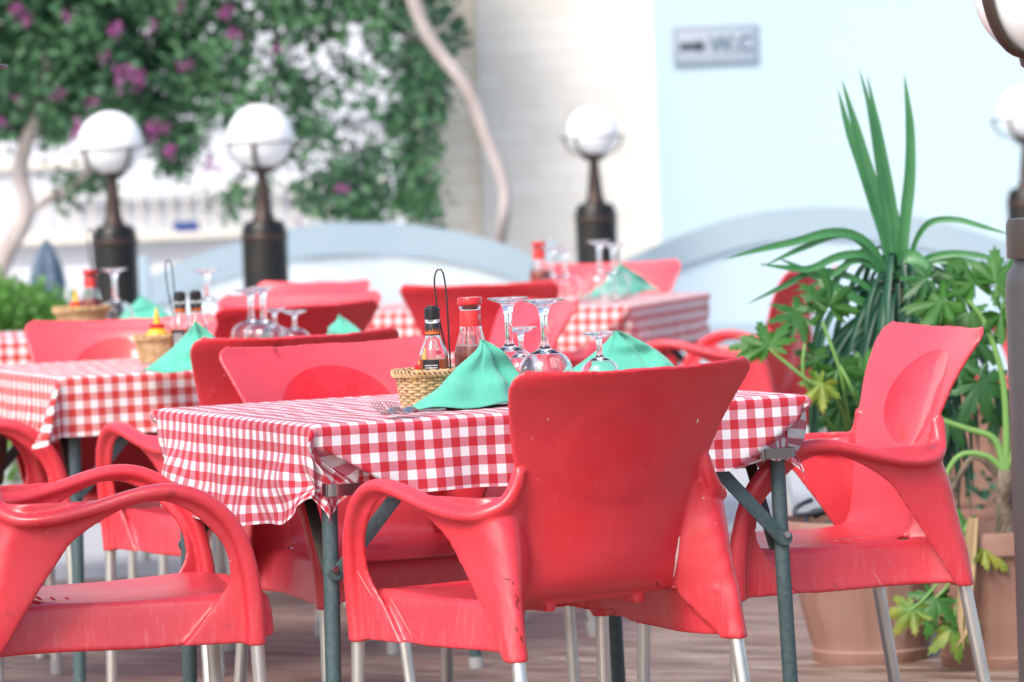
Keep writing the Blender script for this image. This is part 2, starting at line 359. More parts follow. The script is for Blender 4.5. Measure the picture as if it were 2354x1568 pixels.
def chair_shell():
    mb = MB()
    mb.sheet(shell_grid(), .0085)
    skirt(mb)
    for s in (-1, 1): side_parts(mb, s)
    # stacking ribs under the seat
    for x in (-.09, .09): mb.box((x, -.06, .428), (.02, .16, .014))
    me = mb.mesh('shell_source', False)
    o = bpy.data.objects.new('shell_source', me); C.objects.link(o)
    r = o.modifiers.new('r', 'REMESH'); r.mode = 'VOXEL'; r.voxel_size = .0036; r.use_smooth_shade = True
    sm = o.modifiers.new('s', 'SMOOTH'); sm.factor = .5; sm.iterations = 7
    # drain slots in the seat
    cb = MB()
    for x, y, l in ((0, -.105, .085), (-.035, -.075, .06), (.035, -.075, .06), (0, -.045, .045)):
        cb.tube([(x-l/2, y, .40), (x-l/2, y, .47)], .0001, 4)
    sl_ = MB()
    for x, y, l in ((0, -.11, .09), (0, -.085, .07), (0, -.06, .05)):
        n = 20; vs = []
        for z in (.41, .46):
            for k in range(n):
                a = 2*PI*k/n; vs.append((x+math.cos(a)*l/2, y+math.sin(a)*.0045, z))
        sl_.add(vs, [tuple(range(n-1, -1, -1)), tuple(range(n, 2*n))] + [(k, (k+1) % n, n+(k+1) % n, n+k) for k in range(n)])
    cu = bpy.data.objects.new('slot_source', sl_.mesh('slot_source', False)); C.objects.link(cu)
    bo = o.modifiers.new('b', 'BOOLEAN'); bo.operation = 'DIFFERENCE'; bo.object = cu; bo.solver = 'EXACT'
    dg = bpy.context.evaluated_depsgraph_get()
    ev = o.evaluated_get(dg); m2 = bpy.data.meshes.new_from_object(ev)
    bpy.data.objects.remove(o); bpy.data.objects.remove(cu)
    for p in m2.polygons: p.use_smooth = True
    # split into backrest, seat and the two armrests (shared normals keep the joints invisible)
    nv = len(m2.vertices); co = np.empty(nv*3); m2.vertices.foreach_get('co', co); co = co.reshape(-1, 3)
    no = np.empty(nv*3); m2.vertex_normals.foreach_get('vector', no); no = no.reshape(-1, 3)
    groups = {'backrest': [], 'seat': [], 'arm_l': [], 'arm_r': []}
    for p in m2.polygons:
        c = co[list(p.vertices)].mean(0); ax = abs(c[0])
        hw = np.interp(c[2], [.44, .5, .55, .6, .65, .7], [.163, .160, .166, .178, .192, .207])
        side = 'arm_l' if c[0] < 0 else 'arm_r'
        if c[2] > .675 or (c[2] > .462 and ax < hw and c[1] < -.12): g = 'backrest'
        elif c[2] > .452 and (ax > hw): g = side
        elif ax > .2335 + .00 and c[1] > -.3: g = side if (c[1] > .1 or c[1] < -.15) else 'seat'
        elif c[1] < -.19: g = side
        else: g = 'seat'
        groups[g].append(tuple(p.vertices))
    out = []
    for g, fs in groups.items():
        ids = sorted({i for f in fs for i in f}); mp = {a: b for b, a in enumerate(ids)}
        me = bpy.data.meshes.new('armrest' if g.startswith('arm') else g)
        me.from_pydata([tuple(co[i]) for i in ids], [], [tuple(mp[i] for i in f) for f in fs]); me.update()
        for p in me.polygons: p.use_smooth = True
        me.normals_split_custom_set_from_vertices([tuple(no[i]) for i in ids])
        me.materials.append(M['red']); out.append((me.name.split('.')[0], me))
    return out
def make_chair():
    t = thing('armchair')
    for nm, me in chair_shell():
        o = bpy.data.objects.new(nm, me); C.objects.link(o); o.parent = t
    for s in (-1, 1):
        for top, foot in (((s*.2185, -.225, .42), (s*.234, -.292, .012)), ((s*.254, .236, .42), (s*.262, .250, .012))):
            lg = MB().tube([top, foot], .0125, 20).build('leg', M['alu'], t)
            a, b = Vector(top), Vector(foot); d = (b-a).normalized()
            MB().tube([b-d*.03, b-d*.004, b+d*.010], [.0145, .0155, .0145], 16).build('foot_cap', M['cap'], lg)
    return t
CHAIR = make_chair(); chair_used = [False]
def chair(x, y, yaw, label, group='red plastic armchairs around the tables'):
    c = CHAIR if not chair_used[0] else copy_tree(CHAIR)
    chair_used[0] = True
    c.location = (x, y, 0); c.rotation_euler = (0, 0, yaw)
    tag(c, label, 'chair', group); return c
def chair_by(px, py, side, yaw, label, z=.830):
    """side -1/+1: the chair's own left/right top corner is seen at that picture point"""
    p = at_z(px, py, z); lx, ly = side*.246, -.275
    return chair(p.x - lx*math.cos(yaw) + ly*math.sin(yaw), p.y - lx*math.sin(yaw) - ly*math.cos(yaw), yaw, label)
chair(.053, 7.584, .558, 'red armchair nearest the camera, its back turned to us in front of the first table')
chair(.545, 8.400, 1.880, 'red armchair at the right end of the front table, shiny oval in its backrest')
chair(-.755, 7.850, -1.346, 'red armchair at lower left, backrest cut off by the photo edge, seat slots showing')

# ---------------------------------------------------------------- tables and gingham cloths
def gingham(name, red, pink, white, period=.0345, soft=0):
    m = mat(name, (.7, .7, .7), .85); b = BS(m); b.inputs['Sheen Weight'].default_value = .15
    uv = N(m, 'ShaderNodeUVMap', uv_map='cloth'); se = N(m, 'ShaderNodeSeparateXYZ'); L(m, uv.outputs[0], se.inputs[0])
    nz = N(m, 'ShaderNodeTexNoise'); nz.inputs['Scale'].default_value = 900; nz.inputs['Detail'].default_value = 3; L(m, uv.outputs[0], nz.inputs['Vector'])
    st = []
    for k in (0, 1):
        a = N(m, 'ShaderNodeMath', operation='MULTIPLY'); a.inputs[1].default_value = 1/period; L(m, se.outputs[k], a.inputs[0])
        f = N(m, 'ShaderNodeMath', operation='FRACT'); L(m, a.outputs[0], f.inputs[0])
        g = N(m, 'ShaderNodeMapRange', interpolation_type='SMOOTHSTEP'); 
        tri = N(m, 'ShaderNodeMath', operation='PINGPONG'); tri.inputs[1].default_value = .5; L(m, f.outputs[0], tri.inputs[0])
        g.inputs[1].default_value = .235; g.inputs[2].default_value = .265; L(m, tri.outputs[0], g.inputs[0]); st.append(g.outputs[0])
    ad = N(m, 'ShaderNodeMath', operation='ADD'); L(m, st[0], ad.inputs[0]); L(m, st[1], ad.inputs[1])
    # twill threads break up the half-toned squares
    wv = N(m, 'ShaderNodeTexWave', wave_type='BANDS', bands_direction='DIAGONAL'); wv.inputs['Scale'].default_value = 190; wv.inputs['Distortion'].default_value = 1.5; L(m, uv.outputs[0], wv.inputs['Vector'])
    w2 = N(m, 'ShaderNodeMapRange'); w2.inputs[3].default_value = -.13; w2.inputs[4].default_value = .13; L(m, wv.outputs['Fac'], w2.inputs[0])
    hf = N(m, 'ShaderNodeMath', operation='MULTIPLY'); hf.inputs[1].default_value = .5; L(m, ad.outputs[0], hf.inputs[0])
    # only modulate the mixed squares: w = 1-|2h-1|
    q = N(m, 'ShaderNodeMath', operation='PINGPONG'); q.inputs[1].default_value = .5; L(m, hf.outputs[0], q.inputs[0])
    q2 = N(m, 'ShaderNodeMath', operation='MULTIPLY'); L(m, q.outputs[0], q2.inputs[0]); L(m, w2.outputs[0], q2.inputs[1])
    fin = N(m, 'ShaderNodeMath', operation='ADD'); L(m, hf.outputs[0], fin.inputs[0]); L(m, q2.outputs[0], fin.inputs[1])
    cr = N(m, 'ShaderNodeValToRGB'); e = cr.color_ramp.elements
    e[0].position = 0; e[0].color = (*white, 1); e[1].position = 1; e[1].color = (*red, 1)
    k = cr.color_ramp.elements.new(.5); k.color = (*pink, 1)
    L(m, fin.outputs[0], cr.inputs[0])
    gm = N(m, 'ShaderNodeMix', data_type='RGBA', blend_type='MULTIPLY'); gm.inputs[0].default_value = .22; L(m, cr.outputs[0], gm.inputs[6]); L(m, nz.outputs[0], gm.inputs[7])
    L(m, gm.outputs[2], b.inputs['Base Color'])
    bp = N(m, 'ShaderNodeBump'); bp.inputs['Strength'].default_value = .25; bp.inputs['Distance'].default_value = .002; L(m, nz.outputs[0], bp.inputs['Height']); L(m, bp.outputs[0], b.inputs['Normal'])
    return m
M['ging'] = gingham('gingham_crimson', (.50, .010, .028), (.60, .17, .23), (.80, .80, .82))
M['ging2'] = gingham('gingham_faded', (.55, .035, .035), (.66, .26, .26), (.80, .79, .79))

def sst(a, b, x):
    t = min(max((x-a)/(b-a), 0), 1); return t*t*(3-2*t)
def make_cloth(w_, l_, ohs, clamp, seed, step=.0085, sway=1.0):
    """tablecloth on a w x l table (front-left corner at the origin, top at z=0). ohs = overhang left, right, front, back;
    clamp = corners ('fl','fr','bl','br') where the cloth is gathered under a leg clamp"""
    oL, oR, oF, oB = ohs
    na = int((w_+oL+oR)/step); nb = int((l_+oF+oB)/step)
    A = np.linspace(-oL, w_+oR, na); B = np.linspace(-oF, l_+oB, nb); rho = .011
    corners = {'fl': (0, 0, -1, -1), 'fr': (w_, 0, 1, -1), 'bl': (0, l_, -1, 1), 'br': (w_, l_, 1, 1)}
    def nz(x, y, s, k=0): return noise.noise(Vector((x*s+seed*3.1, y*s+k*7.7, seed+k)))
    def hang(r):
        q = rho*PI/2
        if r < q: t = r/rho; return rho*math.sin(t), -rho*(1-math.cos(t))
        return rho, -rho-(r-q)
    P = []
    for a in A:
        row = []
        for b in B:
            ca, cb = min(max(a, 0), w_), min(max(b, 0), l_); da, db = a-ca, b-cb
            ox = rho if da else 0
            if not da and not db:
                z = .0014*nz(a, b, 9) + .0026*max(0, nz(a, b, 4.3, 2)) + .0016*nz(a*1.0, b*.4, 26, 5)
                e = min(a, w_-a, b, l_-b)
                z *= sst(0, .03, e)
                p = Vector((a, b, z+.001))
            elif not (da and db):
                r = abs(da) + abs(db); out, dz = hang(r)
                s_ = b if da else a; ln = l_ if da else w_
                side = ('L' if da < 0 else 'R') if da else ('F' if db < 0 else 'B')
                kf = {'L': 1, 'R': 2, 'F': 3, 'B': 4}[side]
                g = r/.17
                rip = (.010*nz(s_, 0, 7.5, kf*3) + .007*nz(s_, r*.6, 15, kf*3+1))*g*1.6*sway + .0012*nz(s_, r, 34, kf) * min(1, g*3)
                fl = out + (.012*g*g + rip)
                if da: p = Vector((ca + math.copysign(fl-.0, da), cb, dz*1.0))
                else: p = Vector((ca, cb + math.copysign(fl, db), dz))
                p.z += .006*g*nz(s_, 0, 6, 9)
            else:
                r = math.hypot(da, db); ph = math.atan2(abs(db), abs(da))      # 0 along x, pi/2 along y
                out, dz = hang(r)
                be = min(ph, PI/2-ph)*1.0
                spread = .30*math.sin(2*ph)*(1 if ph < PI/4 else -1)*math.copysign(1, da*db) * -1
                dx, dy = math.copysign(1, da), math.copysign(1, db)
                al = math.atan2(dy, dx)
                dirx, diry = math.cos(al+spread*.6), math.sin(al+spread*.6)
                h = r*math.sin(be)*.82
                bx, by = math.cos(ph), math.sin(ph)
                p = Vector((ca + dx*bx*out + dirx*h, cb + dy*by*out + diry*h, dz*math.cos(be*.9)))
                p.x += .010*nz(ph*2, r*2, 3, 21)*r/.15; p.y += .010*nz(ph*2, r*2, 3, 22)*r/.15
            for cn in clamp:
                X0, Y0, sx, sy = corners[cn]
                # distance of this bit of cloth from the corner, along the hem
                if (da*sx >= 0 and db*sy >= 0 and (da or db)):
                    if da and db: s_ = 0; r = math.hypot(da, db)
                    else:
                        s_ = abs((cb-Y0) if da else (ca-X0)); r = abs(da)+abs(db)
                    if s_ > .45: continue
                    # which flap: the front flap is pulled in from less far than the side flap
                    ear = bool(da and db); wide = cn == 'fl'
                    ins = .012 if wide else .032
                    lx, ly = X0 - sx*ins, Y0 - sy*ins
                    if ear: k = sst(.012, .085, r)
                    elif db: k = sst(0, .034, r-(.042+.56*s_))*math.exp(-(s_/.21)**4)
                    else: k = sst(0, .110, r-(.020+.42*s_))*math.exp(-(s_/.30)**4)
                    ph = math.atan2(abs(db), abs(da)) if ear else (0 if da else PI/2)
                    px, py = p.x, p.y
                    if ear and wide:
                        e_ = ph/(PI/2)
                        gx = X0 - sx*(-.010 + .092*e_*sst(.03, .12, r)); gy = Y0 - sy*(.004 + .012*e_) + sy*(.008*math.sin(e_*17+r*14) + .004*math.sin(e_*31-r*46+1))
                        gz = -.112*sst(-.02, .135, r)*1.0 - max(0, r-.135)*(.22+1.0*e_)
                        q = Vector((px+(gx-px)*k, py+(gy-py)*k, p.z+(gz-p.z)*k))
                    elif ear:
                        tail = sst(.125, .19, r); f = 1 - k*(.90 - .2*tail)
                        fo = (math.sin(ph*8.2+.6+r*16) + .4*math.sin(ph*17+2.2-r*38))*.007*sst(.01, .04, r)
                        q = Vector((lx+(px-lx)*f + sx*.7*fo, ly+(py-ly)*f + sy*.7*fo, -.100*sst(0, .14, r) - max(0, r-.14)*.85))
                        if r < .1: q.z = .5*q.z + .5*max(p.z, -.17)
                    elif db and wide:
                        gx = X0 - sx*(.082 + .50*s_); gy = Y0 - sy*.017 + sy*.004*math.sin(s_*60+r*30)
                        q = Vector((px+(gx-px)*k, py+(gy-py)*k, p.z*(1-.10*k)))
                    else:
                        ft = 1 - k*(.62 if db else .36)
                        if db: q = Vector((lx+(px-lx)*ft, py - sy*(.030*k), p.z))
                        else: q = Vector((px - sx*(.014*k*k), ly+(py-ly)*ft, p.z))
                        fo = math.sin(s_*46+.6+r*22)*.008*k*math.exp(-(s_/.12)**2)
                        if db: q.y += sy*fo
                        else: q.x += sx*(fo*1.3 + .018*math.exp(-((s_-.13)/.07)**2)*sst(.05, .15, r))
                        q.z += min(math.hypot(q.x-px, q.y-py)*.30, .05)
                        if da: q.z *= 1 - .34*math.exp(-(s_/.10)**2)*sst(.09, .2, r)
                    p = q
            row.append(p)
        P.append(row)
    me = bpy.data.meshes.new('tablecloth')
    vs = [tuple(p) for r in P for p in r]
    me.from_pydata(vs, [], [(i*nb+j, (i+1)*nb+j, (i+1)*nb+j+1, i*nb+j+1) for i in range(na-1) for j in range(nb-1)]); me.update()
    ul = me.uv_layers.new(name='cloth')
    uv = np.empty(len(me.loops)*2); li = np.empty(len(me.loops), int); me.loops.foreach_get('vertex_index', li)
    uv[0::2] = A[li//nb]; uv[1::2] = B[li % nb]; ul.data.foreach_set('uv', uv)
    for p in me.polygons: p.use_smooth = True
    return me
TZ = .74
def make_table(loc, yaw, w_, l_, label, group='folding tables under gingham cloths'):
    t = thing('folding_table', (*loc, 0), yaw, label, 'table', group)
    MB().box((w_/2, l_/2, TZ-.014), (w_-.006, l_-.006, .022)).build('tabletop', M['cap'], t, bevel=.004)
    fr = MB(); i = .035
    for y in (i, l_-i): fr.box((w_/2, y, TZ-.045), (w_-2*i-.03, .02, .038))
    for x in (i, w_-i): fr.box((x, l_/2, TZ-.045), (.02, l_-2*i-.03, .038))
    fr.build('under_frame', M['steel_dk'], t, bevel=.002)
    for x, sx in ((i, -1), (w_-i, 1)):
        for y, sy in ((i, -1), (l_-i, 1)):
            lg = MB().tube([(x, y, TZ-.03), (x+sx*.004, y+sy*.002, TZ-.30), (x+sx*.016, y+sy*.006, .012)], .0142, 20).build('leg', M['steel'], t)
            MB().tube([(x+sx*.0158, y+sy*.006, .03), (x+sx*.0162, y+sy*.006, .002)], .0165, 14).build('foot_cap', M['cap'], lg)
            bx = x - sx*.005
            MB().bar((x+sx*.002, y-sx*0+sy*.019, .472), (x-sx*.20, y+sy*.010, TZ-.05), .006, .026, up=(0, 0, 1)).build('brace', M['steel'], t, bevel=.0015)
            MB().bar((x-sx*.002, y-sy*.014, .455), (x-sx*.0, y-sy*.155, TZ-.05), .005, .022, up=(1, 0, 0)).build('brace', M['steel_dk'], t, bevel=.001)
            sc = MB().tube([(x+sx*.004, y+sy*.020, .484), (x+sx*.004, y+sy*.0265, .484)], [.0075, .006], 14)
            sc.build('screw', M['screw'], lg)
            MB().tube([(x+sx*.003, y+sy*.0161, .478), (x+sx*.003, y+sy*.0221, .478)], .0135, 20).build('brace_end', M['steel'], lg)
    return t
def clamp_at(t, x, y, z, rz):
    mb = MB(); pts = []
    prof = [(-.012, .014), (-.020, .010), (-.022, 0), (-.020, -.012), (-.010, -.019), (.010, -.0195), (.052, -.017), (.066, -.013), (.070, -.004), (.066, .004)]
    P = cat([(a, b, 0) for a, b in prof], 40)
    mb.sheet([[(p[0], p[1], zz) for zz in np.linspace(-.0105, .0105, 5)] for p in P], .0022)
    o = mb.build('clamp', M['chrome'], t); o.location = (x, y, z); o.rotation_euler = (0, 0, rz)
    return o
T1 = (-.3484, 7.646); Y1 = .4159
t1 = make_table(T1, Y1, .953, .812, 'front folding table with green steel legs under the sharpest gingham cloth')
def place_cloth(me, loc, yaw, m, label):
    o = bpy.data.objects.new('tablecloth', me); C.objects.link(o); o.location = (*loc, TZ); o.rotation_euler = (0, 0, yaw)
    me.materials.append(m); return tag(o, label, 'tablecloth', 'red and white gingham tablecloths')
place_cloth(make_cloth(.953, .812, (.205, .16, .135, .14), ('fl', 'fr', 'bl', 'br'), 1, step=.0065), T1, Y1, M['ging'], 'crimson gingham cloth on the front table, its corner gathered under a metal clamp')
clamp_at(t1, .026, -.016, TZ-.113, -.10)
c_ = clamp_at(t1, .953-.034, .006, TZ-.104, .1); c_.scale = (-.85, .9, .85)
T2 = at_z(142, 868, TZ); Y2 = .37
t2 = make_table((T2.x, T2.y), Y2, 1.0, .80, 'folding table with dark legs at left, second from the camera')
place_cloth(make_cloth(1.0, .80, (.15, .15, .14, .14), ('fr', 'bl', 'br'), 5, step=.010), (T2.x, T2.y), Y2, M['ging2'], 'faded gingham cloth of the left table with a loose pointed corner')
T4 = at_z(1440, 702, TZ); Y4 = -.288
c4, s4 = math.cos(Y4), math.sin(Y4); o4 = (T4.x - 1.0*c4, T4.y - 1.0*s4)
make_table(o4, Y4, 1.0, 1.0, 'folding table at the back right, behind the wine glasses')
place_cloth(make_cloth(1.0, 1.0, (.15, .15, .14, .14), ('fr', 'fl', 'br', 'bl'), 9, step=.012), o4, Y4, M['ging2'], 'blurred gingham cloth of the back right table, right side flap fully seen')
T3c = at_z(330, 763, TZ)
c3, s3 = math.cos(.12), math.sin(.12); o3 = (T3c.x - .62, T3c.y - .38)
make_table(o3, .12, 1.0, .8, 'folding table farthest back at left, mostly hidden behind a pink chair')
place_cloth(make_cloth(1.0, .8, (.15, .15, .14, .14), (), 12, step=.012), o3, .12, M['ging2'], 'blurred gingham cloth at the left edge of the photo, behind the pink chair')

# ---------------------------------------------------------------- the other chairs
D = math.radians
chair_by(497, 812, 1, D(180+26), 'faded red armchair on the far side of the front table, its front facing the camera')
chair_by(432, 789, -1, D(25), 'dark red armchair back directly behind the far chair of the front table')
chair_by(50, 748, 1, D(180-2), 'pink armchair behind the left table, wide blank backrest front facing the camera')
chair_by(487, 716, -1, D(30), 'red armchair back behind the wine glasses of the left table')
chair_by(880, 676, -1, D(180-14), 'blurred salmon pink armchair right of the dark lamp pedestal, partly covered by a red one')
chair_by(585, 655, 1, D(140), 'smallest salmon armchair top, just right of the second lamp pedestal foot')
chair_by(914, 662, -1, D(-14), 'red armchair back at centre, directly behind the ketchup bottle')
chair_by(1568, 603, -1, D(166), 'pink armchair behind the green napkin of the back right table')
chair_by(1915, 618, 1, D(68), 'dark red armchair beside the back right table, half hidden by leaves')
chair_by(1325, 699, -1, D(112), 'glossy pink armchair back seen between the two tallest wine glasses')
p = at_z(-15, 962, .653); a_ = D(-78)
chair(p.x - .285*math.cos(a_) + .074*math.sin(a_), p.y - .285*math.sin(a_) - .074*math.cos(a_), a_, 'red armchair at the left photo edge of which only the armrests show')
chair_by(2340, 592, -1, D(10), 'blurred red armchair at the far right behind the big lobed leaves')

# ---------------------------------------------------------------- things on the tables
M['glass'] = mat('clear_glass', (1, 1, 1), .015, Transmission_Weight=1.0, IOR=1.47)
M['bottle_glass'] = mat('bottle_glass', (.97, .97, .96), .05, Transmission_Weight=1.0, IOR=1.45)
M['sauce'] = mat('orange_sauce', (.55, .085, .012), .25, Subsurface_Weight=.0); M['ketchup'] = mat('brown_red_sauce', (.36, .05, .022), .3)
M['black_cap'] = mat('black_plastic', (.012, .014, .016), .35)
M['red_cap'] = mat('red_lid', (.62, .02, .03), .22)
M['red_label'] = mat('red_label', (.68, .03, .03), .45)
M['black_label'] = mat('black_label', (.012, .013, .016), .4)
M['print_white'] = mat('white_print', (.75, .75, .75), .5)
M['flame'] = mat('flame_print', (.75, .16, .02), .5)
M['yellow'] = mat('yellow_plastic', (.80, .42, .02), .35)
M['green_label'] = mat('green_label', (.03, .22, .12), .5)
M['wicker'] = mat('wicker', (.56, .38, .20), .6); noisy(M['wicker'], (.62, .43, .24), (.42, .25, .11), 60, rough=(.5, .7), bump=.3, bscale=400)
M['wire'] = mat('black_wire', (.012, .014, .014), .3)
M['napkin'] = mat('green_cloth', (.085, .42, .31), .9); BS(M['napkin']).inputs['Sheen Weight'].default_value = .3
noisy(M['napkin'], (.07, .40, .285), (.10, .475, .355), 30, stretch=(1, 1, .25), lo=.3, hi=.7, bump=.25, bscale=700)
M['fork'] = mat('fork_steel', (.60, .53, .50), .33, 1)

def glass_mesh(h, r, fr, stemr, stem_top, name='wine_glass'):
    """upside-down stemmed glass of height h: rim on the table, foot on top"""
    zb = stem_top      # height of the bowl's crown
    outer = [(r*.80, 0), (r*.88, zb*.14), (r*.965, zb*.34), (r, zb*.55), (r*.95, zb*.72), (r*.78, zb*.87), (r*.48, zb*.97), (stemr*1.5, zb*1.045), (stemr, zb*1.13)]
    o2 = cat([(a, b, 0) for a, b in outer], 30)[:, :2].tolist()
    o2 += [(stemr*.92, zb+(h-zb)*.45), (stemr, zb+(h-zb)*.68), (stemr*1.5, zb+(h-zb)*.82), (fr*.45, h-.010), (fr*.8, h-.0055), (fr, h-.0035), (fr+.0004, h-.0015), (fr-.001, h), (0.0001, h-.0008)]
    t = .0016; inner = []
    for a, b in o2[:24]:
        inner.append((max(a-t, .0005), min(b, zb*1.0)-t*.3 if b > 0 else 0))
    inner = [p for p in inner if p[1] < zb*.985]; inner.append((.0005, zb*.985))
    prof = inner[::-1] + o2
    mb = MB(); mb.lathe(prof, 40, cap=False)
    me = mb.mesh(name); me.materials.append(M['glass']); return me
G_LARGE = [None]
def wine_glass(px, py, d, small, label, group='upturned wine glasses on the tables'):
    p = at_d(px, py, d); h = p.z - TZ
    key = 'small' if small else 'large'
    if small: me = glass_mesh(h, .037, .0305, .0056, h*.58)
    else: me = glass_mesh(h, .0505, .038, .0074, h*.50)
    o = bpy.data.objects.new('wine_glass', me); C.objects.link(o); o.location = (p.x, p.y, TZ+.0035)
    return tag(o, label, 'wine glass', group)
wine_glass(1248, 692, 8.05, False, 'tall upturned wine glass with clear stem, nearest the chair back on the front table')
wine_glass(1166, 688, 8.22, False, 'tall upturned wine glass directly right of the ketchup bottle on the front table')
wine_glass(1196, 756, 8.42, True, 'small upturned wine glass behind the two tall ones on the front table')
wine_glass(1376, 767, 8.22, True, 'small upturned wine glass in front of the right green napkin on the front table')
wine_glass(575, 668, 10.75, False, 'left of two overlapping tall upturned glasses on the left table')
wine_glass(603, 662, 10.5, False, 'right of two overlapping tall upturned glasses on the left table')
wine_glass(630, 712, 10.85, True, 'small upturned glass just right of the tall pair on the left table')
wine_glass(676, 717, 10.6, True, 'small upturned glass standing clear, nearest the napkin on the left table')
wine_glass(262, 620, 12.5, False, 'blurred upturned glass before the leftmost black lamp pedestal')
wine_glass(474, 621, 12.6, False, 'blurred upturned glass beside the hot sauce bottles, on the farthest left table')
wine_glass(1268, 568, 13.55, False, 'blurred upturned glass left in the row on the back right table')
wine_glass(1298, 574, 13.75, False, 'blurred upturned glass second in the row on the back right table')
wine_glass(1376, 556, 13.7, False, 'blurred upturned glass in front of the lamp pedestal on the back right table')
wine_glass(1408, 563, 13.95, False, 'blurred upturned glass right behind the green napkin on the back right table')

def solid(mb, name, m, t, **k): return mb.build(name, m, t, **k)
def hot_sauce(loc, rz, label, h=.181):
    t = thing('hot_sauce_bottle', loc, rz, label, 'sauce bottle', 'condiment bottles'); k = h/.181
    pr = [(.001, .0005), (.024, .0005), (.0262, .003), (.0265, .012), (.0265, .088), (.025, .098), (.0195, .110), (.0155, .119), (.0138, .127), (.0134, .150), (.0142, .152), (.0142, .157), (.0125, .158)]
    prof = [(a, b*k) for a, b in pr] + [(.0110, .156*k), (.0115, .125*k), (.0172, .110*k), (.0235, .096*k), (.0245, .088*k), (.0245, .004), (.001, .004)]
    MB().lathe(prof, 32, cap=False).build('bottle', M['bottle_glass'], t)
    MB().lathe([(.001, .0045), (.0252, .0045), (.0252, .084*k), (.001, .0845*k)], 32).build('sauce', M['sauce'], t)
    cp = MB().lathe([(.012, .1575*k), (.0143, .158*k), (.0145, .160*k), (.0143, .1755*k), (.0135, .1765*k), (.0105, .177*k), (.0100, .1805*k), (.0092, .181*k), (.0005, .181*k)], 28); cp.box((.0137, 0, .174*k), (.004, .006, .002)); cp.build('cap', M['black_cap'], t)
    nl = MB().lathe([(.0139, .1275*k), (.0141, .1285*k), (.0139, .149*k), (.0136, .1495*k)], 28, cap=False).build('neck_label', M['black_label'], t)
    fl = MB(); n = 44                                  # tongues of flame printed round the neck label
    rnd = random.Random(3)
    hs = [rnd.uniform(.003, .0085) * (1.3 if i % 3 == 0 else .7) for i in range(n)]
    for i in range(n):
        a0, a1, am = 2*PI*i/n, 2*PI*(i+1)/n, 2*PI*(i+.3+rnd.random()*.6)/n; r = .01445; zb = .131*k
        fl.add([(r*math.cos(a0), r*math.sin(a0), zb), (r*math.cos(a1), r*math.sin(a1), zb), (r*math.cos(am), r*math.sin(am), zb+.0018+hs[i])], [(0, 1, 2)])
        fl.add([(r*math.cos(a0), r*math.sin(a0), zb-.0012), (r*math.cos(a1), r*math.sin(a1), zb-.0012), (r*math.cos(a1), r*math.sin(a1), zb), (r*math.cos(a0), r*math.sin(a0), zb)], [(0, 1, 2, 3)])
    fl.build('flame_print', M['flame'], nl, smooth=False, recalc=False)
    bl = MB(); P = []
    for a in np.linspace(-2.75, -1.55, 12): P.append([(.0269*math.cos(a), .0269*math.sin(a), z) for z in (.020*k, .05*k, .0835*k)])
    lb = bl.grid(P).build('body_label', M['black_label'], t, recalc=False)
    tx = MB(); rnd = random.Random(5)                  # block of tiny unreadable print
    for row in range(12):
        a = -2.55
        z = .024*k + row*.0044*k
        while a < -1.72:
            da = rnd.uniform(.03, .09); r = .0272
            tx.add([(r*math.cos(a), r*math.sin(a), z), (r*math.cos(a+da), r*math.sin(a+da), z), (r*math.cos(a+da), r*math.sin(a+da), z+.0019), (r*math.cos(a), r*math.sin(a), z+.0019)], [(0, 1, 2, 3)]); a += da+.035
    tx.build('small_print', M['print_white'], lb, smooth=False, recalc=False)
    return t
